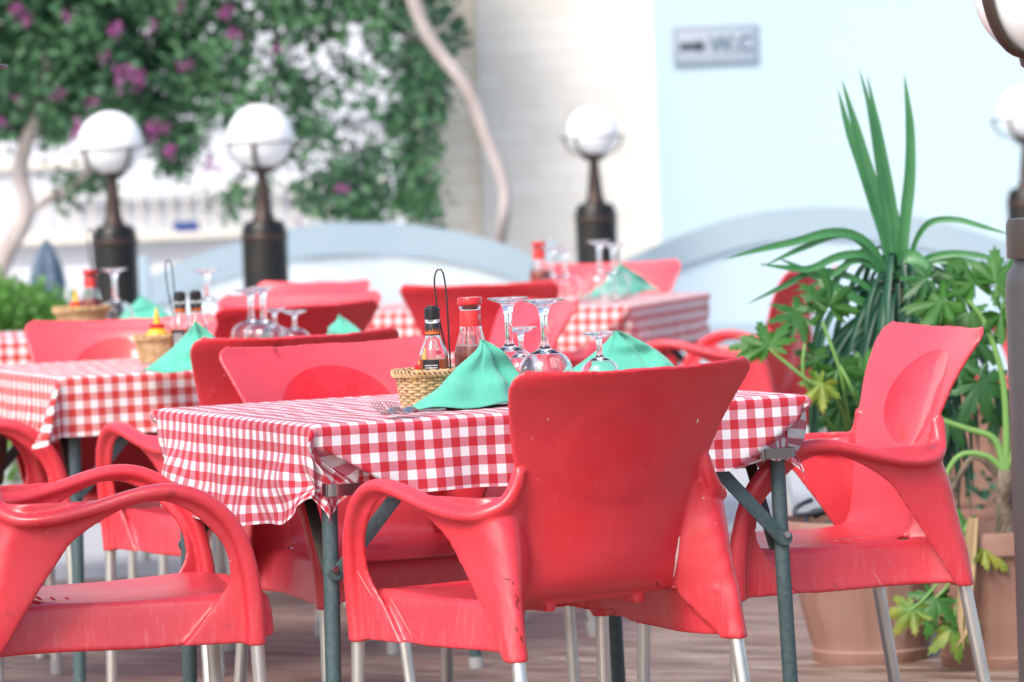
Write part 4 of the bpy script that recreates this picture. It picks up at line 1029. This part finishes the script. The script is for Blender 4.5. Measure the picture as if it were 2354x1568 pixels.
for _ in range(9000):
    px, py = rnd.uniform(-160, 1045), rnd.uniform(-330, 540); v = dens(px, py)
    if rnd.random() < v:
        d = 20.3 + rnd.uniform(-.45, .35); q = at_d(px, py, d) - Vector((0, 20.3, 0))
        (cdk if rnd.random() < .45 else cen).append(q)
for px, py, k in ((150, 430, 10), (195, 425, 10), (240, 405, 8), (395, 350, 14), (405, 385, 10), (545, 430, 5), (530, 460, 6), (575, 440, 5), (700, 460, 12), (760, 480, 14), (830, 490, 14), (860, 450, 10), (930, 470, 16), (980, 480, 10), (640, 350, 12)):
    for _ in range(k): cen.append(at_d(px+rnd.gauss(0, 16), py+rnd.gauss(0, 13), 20.2) - Vector((0, 20.3, 0)))
leaf_cloud(cen, 8, (.032, .08, .032), .050, 1).build('foliage', M['boug'], bg_, smooth=False, recalc=False)
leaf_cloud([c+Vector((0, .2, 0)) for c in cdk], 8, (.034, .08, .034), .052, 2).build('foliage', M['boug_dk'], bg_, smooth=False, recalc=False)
for n_, (px, py, k) in enumerate(((35, 28, 6), (62, 50, 3), (158, 40, 2), (260, 70, 4), (352, 68, 2), (520, 26, 4), (548, 85, 2), (285, 168, 8), (325, 182, 5), (305, 160, 3), (45, 235, 2), (215, 235, 3), (180, 300, 3), (345, 300, 6), (365, 290, 3), (390, 352, 4), (478, 378, 3), (410, 18, 2), (790, 435, 2), (250, 130, 2), (130, 215, 2), (5, 280, 2), (430, 150, 2), (690, 510, 1), (640, 120, 1))):
    leaf_cloud([at_d(px+rnd.gauss(0, 4+k*.5), py+rnd.gauss(0, 4+k*.3), 19.85) - Vector((0, 20.3, 0)) for _ in range(k)], 8, (.013, .013, .013), .033, 5+n_, 0).build('flower_cluster', M['bract'], bg_, smooth=False, recalc=False)
def limb(pts, d, r0, r1, nm='trunk', parent=bg_, m=None, off=20.3):
    P = [at_d(px, py, d+dd) - Vector((0, off, 0)) for px, py, dd in pts]; P = [Vector(p) for p in cat([tuple(p) for p in P], 50)]
    P = [p + Vector((.006*noise.noise(p*5), 0, .006*noise.noise(p*5+Vector((3, 3, 3))))) for p in P]
    return MB().tube(P, list(np.linspace(r0, r1, 50)), 10).build(nm, m or M['bark'], parent)
limb([(1150, 640, .2), (1148, 560, .1), (1158, 490, 0), (1160, 430, 0), (1140, 370, 0), (1112, 300, 0), (1090, 240, 0), (1060, 185, 0), (1010, 120, 0), (970, 55, 0), (945, -20, 0), (930, -120, .1)], 19.75, .026, .034)
limb([(1010, 120, 0), (900, 60, .1), (800, -30, .1), (760, -120, .1)], 20.6, .018, .012, 'branch')
limb([(-40, 760, 0), (-5, 640, 0), (15, 580, 0), (55, 510, 0), (60, 460, 0), (45, 400, 0), (60, 330, 0), (95, 250, 0), (110, 120, .1)], 20.1, .045, .03)
limb([(55, 500, 0), (110, 460, 0), (165, 430, 0), (215, 380, 0), (250, 300, .1)], 20.1, .022, .012, 'branch')
limb([(520, 480, 0), (600, 300, .1), (640, 150, .1), (620, -40, .1)], 20.5, .012, .016, 'branch')

# ---------------------------------------------------------------- green bush and folded parasol at left
M['bush'] = leafmat('bush_leaf', (.07, .20, .03), (.14, .34, .06), 3, tr=.3)
bu = thing('bush', (0, 16.5, 0), 0, 'bright green bush at the left edge behind the farthest table', 'bush'); cs = []
for _ in range(420):
    px = rnd.gauss(40, 60); top = np.interp(px, [-100, 0, 60, 120, 165, 200], [640, 655, 668, 690, 730, 800]); py = top + abs(rnd.gauss(0, 60)) + 6
    cs.append(at_d(px, py, 16.5+rnd.uniform(-.3, .3)) - Vector((0, 16.5, 0)))
for _ in range(260): cs.append(Vector((rnd.gauss(-1.85, .12), rnd.uniform(-.3, .3), rnd.uniform(.1, .6))))
leaf_cloud(cs, 9, (.03, .05, .03), .035, 8).build('foliage', M['bush'], bu, smooth=False, recalc=False)
limb([(30, 1150, 0), (34, 1000, 0), (30, 800, 0), (40, 700, 0)], 16.5, .02, .01, 'trunk', bu, None, 16.5)
M['navy'] = mat('slate_blue_canvas', (.075, .115, .17), .8); noisy(M['navy'], (.06, .10, .15), (.13, .18, .24), 12)
x, z = xz(105, 548, 18.0)
pa = thing('folded_parasol', (x, 18.0, 0), 0, 'folded slate blue parasol standing behind the green bush', 'parasol')
MB().tube([(0, 0, 0), (0, 0, z-.01)], .012, 10).build('pole', M['bark'], pa)
vs = []; prof = cat([(.004, z, 0), (.016, z-.02, 0), (.035, z-.07, 0), (.055, z-.13, 0), (.062, z-.2, 0), (.045, z-.30, 0), (.03, z-.36, 0), (.055, z-.46, 0), (.06, z-.52, 0)], 40)
mb = MB(); G = []
for r, zz, _ in prof: G.append([(r*(1+.22*math.cos(k*PI*2/36*6))*math.cos(2*PI*k/36), r*(1+.22*math.cos(k*PI*2/36*6))*math.sin(2*PI*k/36), zz) for k in range(37)])
mb.grid(G).build('canopy', M['navy'], pa)

# ---------------------------------------------------------------- potted plants
M['terra'] = mat('terracotta', (.40, .19, .13), .75); noisy(M['terra'], (.27, .14, .11), (.36, .24, .20), 5, lo=.4, hi=.75, bump=.2, stretch=(1, 1, .5))
M['terra2'] = mat('old_terracotta', (.30, .15, .11), .75); noisy(M['terra2'], (.22, .11, .08), (.29, .17, .13), 6, bump=.2)
M['soil'] = mat('soil', (.05, .035, .03), .95); noisy(M['soil'], (.06, .045, .035), (.02, .016, .014), 40, bump=1)
M['hose'] = mat('dark_hose', (.03, .035, .04), .45)
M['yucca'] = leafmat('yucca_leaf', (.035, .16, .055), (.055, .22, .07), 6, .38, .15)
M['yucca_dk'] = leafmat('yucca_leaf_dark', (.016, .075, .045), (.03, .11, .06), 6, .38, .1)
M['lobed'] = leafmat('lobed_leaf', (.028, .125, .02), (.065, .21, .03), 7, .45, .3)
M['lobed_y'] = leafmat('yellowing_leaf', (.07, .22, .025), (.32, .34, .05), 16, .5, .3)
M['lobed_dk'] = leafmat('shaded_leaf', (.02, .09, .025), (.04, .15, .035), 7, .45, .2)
M['stem'] = mat('green_stem', (.16, .32, .08), .5); M['trunk'] = mat('scaly_trunk', (.22, .17, .12), .9); noisy(M['trunk'], (.30, .24, .18), (.09, .065, .045), 30, bump=1.0, stretch=(1, 1, .5))
M['straw'] = mat('dead_leaf', (.42, .30, .16), .8)
def pot(loc, r_top, r_bot, h, label, name, cat_, rim=.03, flutes=True, m='terra'):
    t = thing(name, loc, 0, label, cat_, 'potted plants at the terrace edge'); seg = 144
    prof = [(r_bot*.4, .0), (r_bot*.97, 0), (r_bot, .008), (r_bot*1.03, .03), (r_bot*1.00, .034)]
    for u in np.linspace(0, 1, 12): prof.append((r_bot + (r_top*.93-r_bot)*(u**.85), .036 + (h-rim-.05)*u))
    prof += [(r_top*.95, h-rim-.008), (r_top, h-rim), (r_top*1.01, h-.006), (r_top*.995, h), (r_top*.93, h), (r_top*.91, h-.006), (r_top*.89, h-.05), (.01, h-.052)]
    vs, fs = [], []
    for i, (r, z) in enumerate(prof):
        fluted = flutes and 5 < i < 16
        for k in range(seg):
            a = 2*PI*k/seg; q = (a*18/(2*PI)) % 1
            f = (1 - (.012 if .14 < q < .86 else 0)) if fluted else 1
            vs.append((r*f*math.cos(a), r*f*math.sin(a), z))
    for i in range(len(prof)-1):
        for k in range(seg): fs.append((i*seg+k, i*seg+(k+1) % seg, (i+1)*seg+(k+1) % seg, (i+1)*seg+k))
    MB().add(vs, fs).build('pot', M[m], t)
    sg_ = MB(); P = [[(r*math.cos(a), r*math.sin(a), h-.035+.010*noise.noise(Vector((r*20*math.cos(a), r*20*math.sin(a), 1)))) for a in np.linspace(0, 2*PI, 40)] for r in np.linspace(.001, r_top*.90, 12)]
    sg_.grid(P).build('soil', M['soil'], t); return t
def blade(mb, pts, wmax, seed=0, fold=.25, prof=None):
    """sword leaf along a path: tapered, slightly folded along the midrib"""
    P = [Vector(p) for p in cat([tuple(p) for p in pts], 22)]; rows = []
    for i, p in enumerate(P):
        t = (P[min(i+1, 21)] - P[max(i-1, 0)]).normalized(); u = i/21
        w_ = wmax*np.interp(u, [0, .12, .4, .75, .93, 1], prof or [.55, .75, 1, .72, .25, .02])
        sd = t.cross(Vector((.15, -1, .1))).normalized() if abs(t.y) < .9 else Vector((1, 0, 0)); up = sd.cross(t)
        rows.append([p - sd*w_/2 + up*w_*fold, p, p + sd*w_/2 + up*w_*fold])
    mb.grid(rows)
PD = 10.15
pb = at_d(2003, 1522, PD)
yp = pot((pb.x, PD, 0), .205, .135, .335, 'spiky yucca in a round terracotta pot behind the right chair', 'potted_yucca', 'potted plant')
org = Vector((pb.x, PD, 0))
hs = MB()
for k, (rr_, ph) in enumerate(((.14, 0), (.12, 1.4), (.15, 2.5))):
    hs.tube([(rr_*math.cos(a+ph)*(1+.12*math.sin(2*a)), rr_*math.sin(a+ph), .335+.012*k+.012*math.sin(a*3+k)) for a in np.linspace(0, 5.6, 40)], .006, 8)
hs.build('hose', M['hose'], yp)
def Q(px, py, dd=0): return at_d(px, py, PD+dd) - org
tr = [Q(2010, 1260), Q(2035, 1100, .02), Q(2062, 900, .02), Q(2072, 760), Q(2066, 640)]
MB().tube(cat([tuple(p) for p in tr], 30), list(np.linspace(.028, .022, 30)), 14).build('trunk', M['trunk'], yp)
up_ = MB()
for pts, w_ in (([(2052, 640), (2030, 540), (1985, 400), (1950, 300), (1925, 205)], .026), ([(2060, 640), (2040, 530), (1998, 400), (1965, 290), (1934, 182)], .026),
                ([(2056, 640), (2042, 520), (2018, 370), (1998, 250), (1974, 158)], .020), ([(2068, 640), (2054, 500), (2026, 340), (2008, 250), (1992, 172)], .020),
                ([(2070, 640), (2078, 520), (2090, 400), (2090, 290), (2078, 172)], .027), ([(2060, 640), (2062, 540), (2040, 420), (2030, 350)], .020)):
    blade(up_, [Q(a, b, -.02+.01*i) for i, (a, b) in enumerate(pts)], w_*1.05, fold=.18, prof=[.6, .85, 1.05, .75, .3, .02])
for pts, w_ in (([(2045, 650), (2008, 575), (1960, 540), (1900, 536), (1830, 555), (1750, 573), (1662, 597)], .022), ([(2035, 640), (1990, 570), (1935, 538), (1850, 568), (1800, 590), (1750, 614)], .018),
                ([(2040, 650), (2010, 600), (1975, 584), (1920, 592), (1860, 618), (1800, 615), (1740, 606)], .020), ([(2050, 730), (1990, 700), (1920, 660), (1860, 628), (1787, 592)], .024),
                ([(2040, 700), (1960, 640), (1870, 625), (1800, 658), (1715, 700)], .018), ([(2090, 600), (2108, 545), (2140, 510), (2200, 506), (2260, 522), (2330, 542)], .016),
                ([(2090, 640), (2120, 600), (2180, 584), (2250, 588), (2320, 606)], .018), ([(2080, 640), (2130, 602), (2190, 600), (2250, 610), (2330, 650)], .020), ([(2060, 600), (2085, 590), (2115, 605), (2140, 640)], .036),
                ([(2050, 650), (2000, 610), (1960, 600), (1900, 640), (1860, 660), (1820, 668)], .016)):
    blade(up_, [Q(a, b, -.03-.012*i) for i, (a, b) in enumerate(pts)], w_, fold=.22)
up_.build('foliage', M['yucca'], yp, angle=80, recalc=False)
dn = MB(); rnd = random.Random(21)
for i in range(140):
    hh = rnd.uniform(0, 1); a = rnd.uniform(0, 2*PI); p0 = Vector(tr[4]).lerp(Vector(tr[2]), hh*.9); ln = rnd.uniform(.12, .27); d_ = Vector((math.cos(a), math.sin(a)*.8, 0))
    lift = rnd.uniform(.0, .10)*(1-hh); 
    blade(dn, [p0, p0+d_*ln*.32+Vector((0, 0, lift)), p0+d_*ln*.62+Vector((0, 0, lift*.3-.06*(.5+hh))), p0+d_*ln*.78+Vector((0, 0, -.12-.10*hh*rnd.random())), p0+d_*ln*.82+Vector((0, 0, -.20-.18*rnd.random()))], rnd.uniform(.010, .019))
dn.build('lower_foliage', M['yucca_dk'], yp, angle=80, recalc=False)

def lobed_leaf(centre, size, nrm, direc, m, parent, seed):
    size *= 1.04
    rnd = random.Random(seed); n_ = Vector(nrm).normalized(); d_ = Vector(direc); d_ = (d_ - n_*d_.dot(n_)).normalized(); s_ = n_.cross(d_)
    lobes = [(-2.35, .55), (-1.6, .8), (-.82, .95), (0, 1.08), (.82, .95), (1.6, .8), (2.35, .55)]
    pts = []
    for k, (a, l) in enumerate(lobes):
        l *= rnd.uniform(.85, 1.1); a += rnd.uniform(-.08, .08); w_ = .36
        pts += [(a-w_*.95, l*.42), (a-w_*.80, l*.72), (a-w_*.48, l*.66), (a-w_*.36, l*.90), (a-w_*.12, l*.88), (a, l*1.05), (a+w_*.14, l*.86), (a+w_*.40, l*.88), (a+w_*.46, l*.64), (a+w_*.82, l*.70), (a+w_*.95, l*.42)]
        if k < 6: pts.append((a+.41, .54))
    mb = MB(); rings = [0, .35, .7, 1]; vs = [Vector(centre)]; fs = []; m_ = len(pts)
    for f in rings[1:]:
        for a, r in pts:
            rr_ = r*f*size; wav = size*.07*math.sin(a*7+seed)*f*f; fold = size*.05*math.cos(a*7.6)*f
            vs.append(Vector(centre) + d_*rr_*math.cos(a) + s_*rr_*math.sin(a) + n_*(-.28*size*(r*f)**2 + wav + fold))
    for k in range(m_-1): fs.append((0, 1+k, 2+k))
    for j in range(2):
        for k in range(m_-1): a0 = 1+j*m_+k; fs.append((a0, a0+m_, a0+m_+1, a0+1))
    mb.add(vs, fs); return mb.build('leaf', M[m], parent, angle=70, recalc=False)
def stem(parent, pts, r=.005, r1=None, m='stem'):
    P = cat([tuple(p) for p in pts], 30); MB().tube(P, list(np.linspace(r, r1 or r*.7, 30)), 10).build('stem', M[m], parent)
# left lobed plant, rooted in the same row behind the right chair
PD2 = 10.62; pb2 = at_d(2040, 1470, PD2)
lp = pot((pb2.x, PD2, 0), .13, .09, .24, 'lobed leaf plant left of the yucca, leaves crossing the red chairs', 'potted_papaya', 'potted plant', m='terra2'); org2 = Vector((pb2.x, PD2, 0))
def Q2(px, py, dd=0): return at_d(px, py, PD2-.78+dd+max(0, (py-900)/300)*.5) - org2
stem(lp, [(0, 0, .2), Q2(1960, 1050), Q2(1930, 930), Q2(1850, 870), Q2(1765, 800)], .008, .004)
stem(lp, [(0, 0, .2), Q2(1965, 1050), Q2(1945, 930), Q2(1930, 850), Q2(1890, 740)], .008, .004)
stem(lp, [(0, 0, .2), Q2(1990, 1080), Q2(1985, 980), Q2(1960, 900), Q2(1930, 840)], .007, .004)
stem(lp, [(0, 0, .2), Q2(1950, 1050), Q2(1880, 930), Q2(1845, 860), Q2(1850, 790)], .007, .004)
for i, (px, py, sz, nr, dr, mm) in enumerate([(1768, 795, .088, (-.2, -.9, .6), (-.3, -.3, .9), 'lobed'), (1725, 795, .045, (0, -1, .5), (-1, 0, .1), 'lobed'), (1842, 725, .085, (.1, -.8, .8), (-.9, -.2, .1), 'lobed'), (1905, 705, .095, (.2, -1, .3), (.1, 0, 1), 'lobed'),
        (1925, 850, .085, (0, -1, .4), (.5, 0, -.8), 'lobed'), (1890, 880, .07, (-.3, -1, .5), (-.6, 0, -.6), 'lobed_y'), (1945, 935, .09, (.1, -1, .4), (-.1, 0, -1), 'lobed'), (1880, 825, .055, (0, -1, .5), (-.8, 0, .4), 'lobed'), (1985, 860, .08, (.3, -1, .3), (.8, 0, .2), 'lobed'), (1870, 690, .05, (0, -1, .7), (.4, 0, .6), 'lobed'), (1960, 1000, .06, (0, -1, .4), (.3, 0, -.9), 'lobed'), (1935, 930, .08, (.2, -1, .2), (-.1, 0, -.8), 'lobed_dk'), (2000, 930, .08, (.2, -1, .2), (.2, 0, -.8), 'lobed_dk')]):
    lobed_leaf(Q2(px, py, -.02*i % .1), sz, nr, dr, mm, lp, i+3)
# right pot with the scaly stem and big leaves
PD3 = 9.95; pb3 = at_d(2300, 1500, PD3)
rp = pot((pb3.x, PD3, 0), .175, .135, .315, 'broad lobed leaf plant with scaly trunk in the terracotta pot at the right edge', 'potted_papaya', 'potted plant', rim=.05, m='terra2'); org3 = Vector((pb3.x, PD3, 0))
def Q3(px, py, dd=0): return at_d(px, py, PD3+dd) - org3
MB().tube(cat([tuple(Q3(2310, 1240)), tuple(Q3(2308, 1150)), tuple(Q3(2312, 1080))], 14), list(np.linspace(.024, .018, 14)), 14).build('trunk', M['trunk'], rp)
stem(rp, [Q3(2312, 1090), Q3(2312, 960), Q3(2300, 850), Q3(2262, 740), Q3(2225, 690)], .0095, .005)
stem(rp, [Q3(2310, 1085), Q3(2285, 1010), Q3(2220, 985), Q3(2150, 960), Q3(2100, 930)], .009, .005)
stem(rp, [Q3(2308, 1085), Q3(2270, 1050), Q3(2210, 1045), Q3(2175, 1090), Q3(2165, 1150)], .008, .005)
stem(rp, [Q3(2308, 1090), Q3(2340, 1000), Q3(2330, 850), Q3(2315, 700)], .008, .005)
stem(rp, [Q3(2300, 1100, .03), Q3(2240, 1050, .05), Q3(2190, 1130, .05), Q3(2180, 1210, .05)], .008, .006, 'trunk')
for i, (px, py, sz, nr, dr, mm) in enumerate([(2170, 690, .105, (-.1, -.75, .8), (-.9, -.1, 0), 'lobed'), (2240, 655, .11, (.2, -.8, .7), (-.2, 0, .8), 'lobed'), (2290, 650, .105, (.1, -1, .4), (.6, 0, .6), 'lobed'), (2225, 720, .10, (0, -.9, .5), (-.3, 0, -.9), 'lobed'), (2150, 720, .065, (-.3, -1, .5), (-.6, 0, -.6), 'lobed_y'), (2300, 720, .09, (.2, -1, .3), (.7, 0, -.6), 'lobed'), (2190, 640, .06, (0, -.8, .8), (-.6, 0, .6), 'lobed'),
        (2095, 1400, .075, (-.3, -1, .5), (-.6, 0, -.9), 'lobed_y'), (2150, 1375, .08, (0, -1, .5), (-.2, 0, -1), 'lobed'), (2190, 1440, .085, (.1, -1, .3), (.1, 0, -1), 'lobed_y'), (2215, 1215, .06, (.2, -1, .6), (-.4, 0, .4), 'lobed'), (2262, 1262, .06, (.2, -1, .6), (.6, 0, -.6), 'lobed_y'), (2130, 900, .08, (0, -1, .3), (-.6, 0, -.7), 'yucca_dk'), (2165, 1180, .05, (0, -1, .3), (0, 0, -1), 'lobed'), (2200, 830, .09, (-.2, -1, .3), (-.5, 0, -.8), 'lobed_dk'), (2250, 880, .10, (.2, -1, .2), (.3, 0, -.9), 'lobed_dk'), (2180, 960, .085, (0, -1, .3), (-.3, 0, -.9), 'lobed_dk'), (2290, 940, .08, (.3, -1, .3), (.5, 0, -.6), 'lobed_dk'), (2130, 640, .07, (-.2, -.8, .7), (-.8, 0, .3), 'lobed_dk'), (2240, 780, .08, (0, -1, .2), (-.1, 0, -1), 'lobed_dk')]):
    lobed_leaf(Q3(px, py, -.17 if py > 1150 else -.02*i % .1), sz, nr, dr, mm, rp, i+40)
for pts in ([(2230, 1190), (2200, 1260), (2180, 1340), (2150, 1375)], [(2230, 1190), (2225, 1300), (2200, 1380), (2190, 1440)], [(2230, 1190), (2180, 1300), (2130, 1370), (2095, 1400)]):
    stem(rp, [Q3(a, b, -.17) for a, b in pts], .004, .003)
dl = MB()
for pts in ([(2230, 1190), (2212, 1320), (2205, 1420), (2215, 1490)], [(2240, 1190), (2225, 1350), (2222, 1440), (2195, 1490)]): blade(dl, [Q3(a, b, -.18) for a, b in pts], .022)
dl.build('dead_leaf', M['straw'], rp, angle=80, recalc=False)
# far planters in the shade
for k, (px, py, d, r, lb) in enumerate(((2235, 1075, 13.3, .20, 'wide terracotta planter in the distance right of the shiny chair back'), (2255, 1190, 11.4, .10, 'low dark rimmed terracotta bowl between the two right pots'))):
    q = at_d(px, py, d); t = pot((q.x, d, 0), r, r*.8, q.z + (.22 if k == 0 else .03), lb, 'planter', 'planter', m='terra2')
    leaf_cloud([Vector((0, 0, q.z+(.23 if k == 0 else .05)))], 60, (r*.5, r*.5, .04), .035, 60+k).build('foliage', M['boug_dk'], t, smooth=False, recalc=False)
for k, (px, py, d, lb) in enumerate(((790, 612, 21.5, 'blurred planter with dark green plant seen through the central screen, left one'), (905, 640, 21.8, 'blurred brown planter seen through the central screen, right of the green one'))):
    q = at_d(px, py, d); t = pot((q.x, d, 0), .16, .11, q.z-.05, lb, 'planter', 'planter', m='terra2')
    leaf_cloud([Vector((dx, 0, q.z+.02)) for dx in (-.12, -.05, .03, .1)], 60, (.05, .05, .03), .04, 70+k).build('foliage', M['boug_dk'], t, smooth=False, recalc=False)

# ---------------------------------------------------------------- wear marks: scratches, marker strokes and moulding seams on the nearest chairs
M['scratch'] = mat('pale_scratch', (.80, .62, .60), .7); M['ink'] = mat('dark_marker', (.16, .012, .02), .6); M['seam'] = mat('moulding_seam', (.78, .32, .30), .6)
bpy.context.view_layer.update()
dgm = bpy.context.evaluated_depsgraph_get()
def mark(pts, width, m, name):
    """narrow strip lying on whatever chair surface is hit; parented to that chair"""
    P = cat([(a, b, 0) for a, b in pts], max(4, len(pts)*5)); rows = []; owner = None
    for i, (a, b, _) in enumerate(P):
        hit, loc, nor, idx, ob, mt = SC.ray_cast(dgm, Vector((0, 0, EYE)), ray(a, b).normalized())
        if not hit or ob.parent is None or 'armchair' not in ob.parent.name: continue
        if owner is None: owner = ob.parent
        if ob.parent.name != owner.name: continue
        rows.append((loc, nor))
    if len(rows) < 3: return
    G = []
    for i, (p, n_) in enumerate(rows):
        t = (rows[min(i+1, len(rows)-1)][0] - rows[max(i-1, 0)][0]).normalized(); sd = t.cross(n_).normalized()
        w_ = width*(.35+.65*math.sin(PI*(i+.7)/(len(rows)+.4)))*(1+.3*noise.noise(p*300))
        G.append([p+n_*.0006-sd*w_/2, p+n_*.0009, p+n_*.0006+sd*w_/2])
    o = MB().grid(G).build(name, M[m], None, angle=180, recalc=False)
    o.parent = owner; o.matrix_parent_inverse = owner.matrix_world.inverted()
for a in ([(1561, 1234), (1557, 1262), (1552, 1298), (1547, 1326)], [(1603, 962), (1602, 972)]): mark(a, .0045, 'scratch', 'scratch')
for a in ([(1160, 1330), (1172, 1333)], [(1176, 1336), (1180, 1345)], [(1182, 1366), (1190, 1376), (1186, 1390), (1192, 1402)], [(1184, 1440), (1190, 1452)], [(1196, 1462), (1200, 1476)], [(1509, 1338), (1512, 1347)]): mark(a, .0032, 'ink', 'marker_stroke')
for a in ([(489, 1386), (476, 1406), (456, 1436), (437, 1464)], [(897, 1376), (912, 1400), (930, 1432), (944, 1458)], [(2006, 1312), (2022, 1340), (2036, 1356)], [(820, 1310), (840, 1345), (858, 1374)]): mark(a, .0016, 'seam', 'moulding_seam')
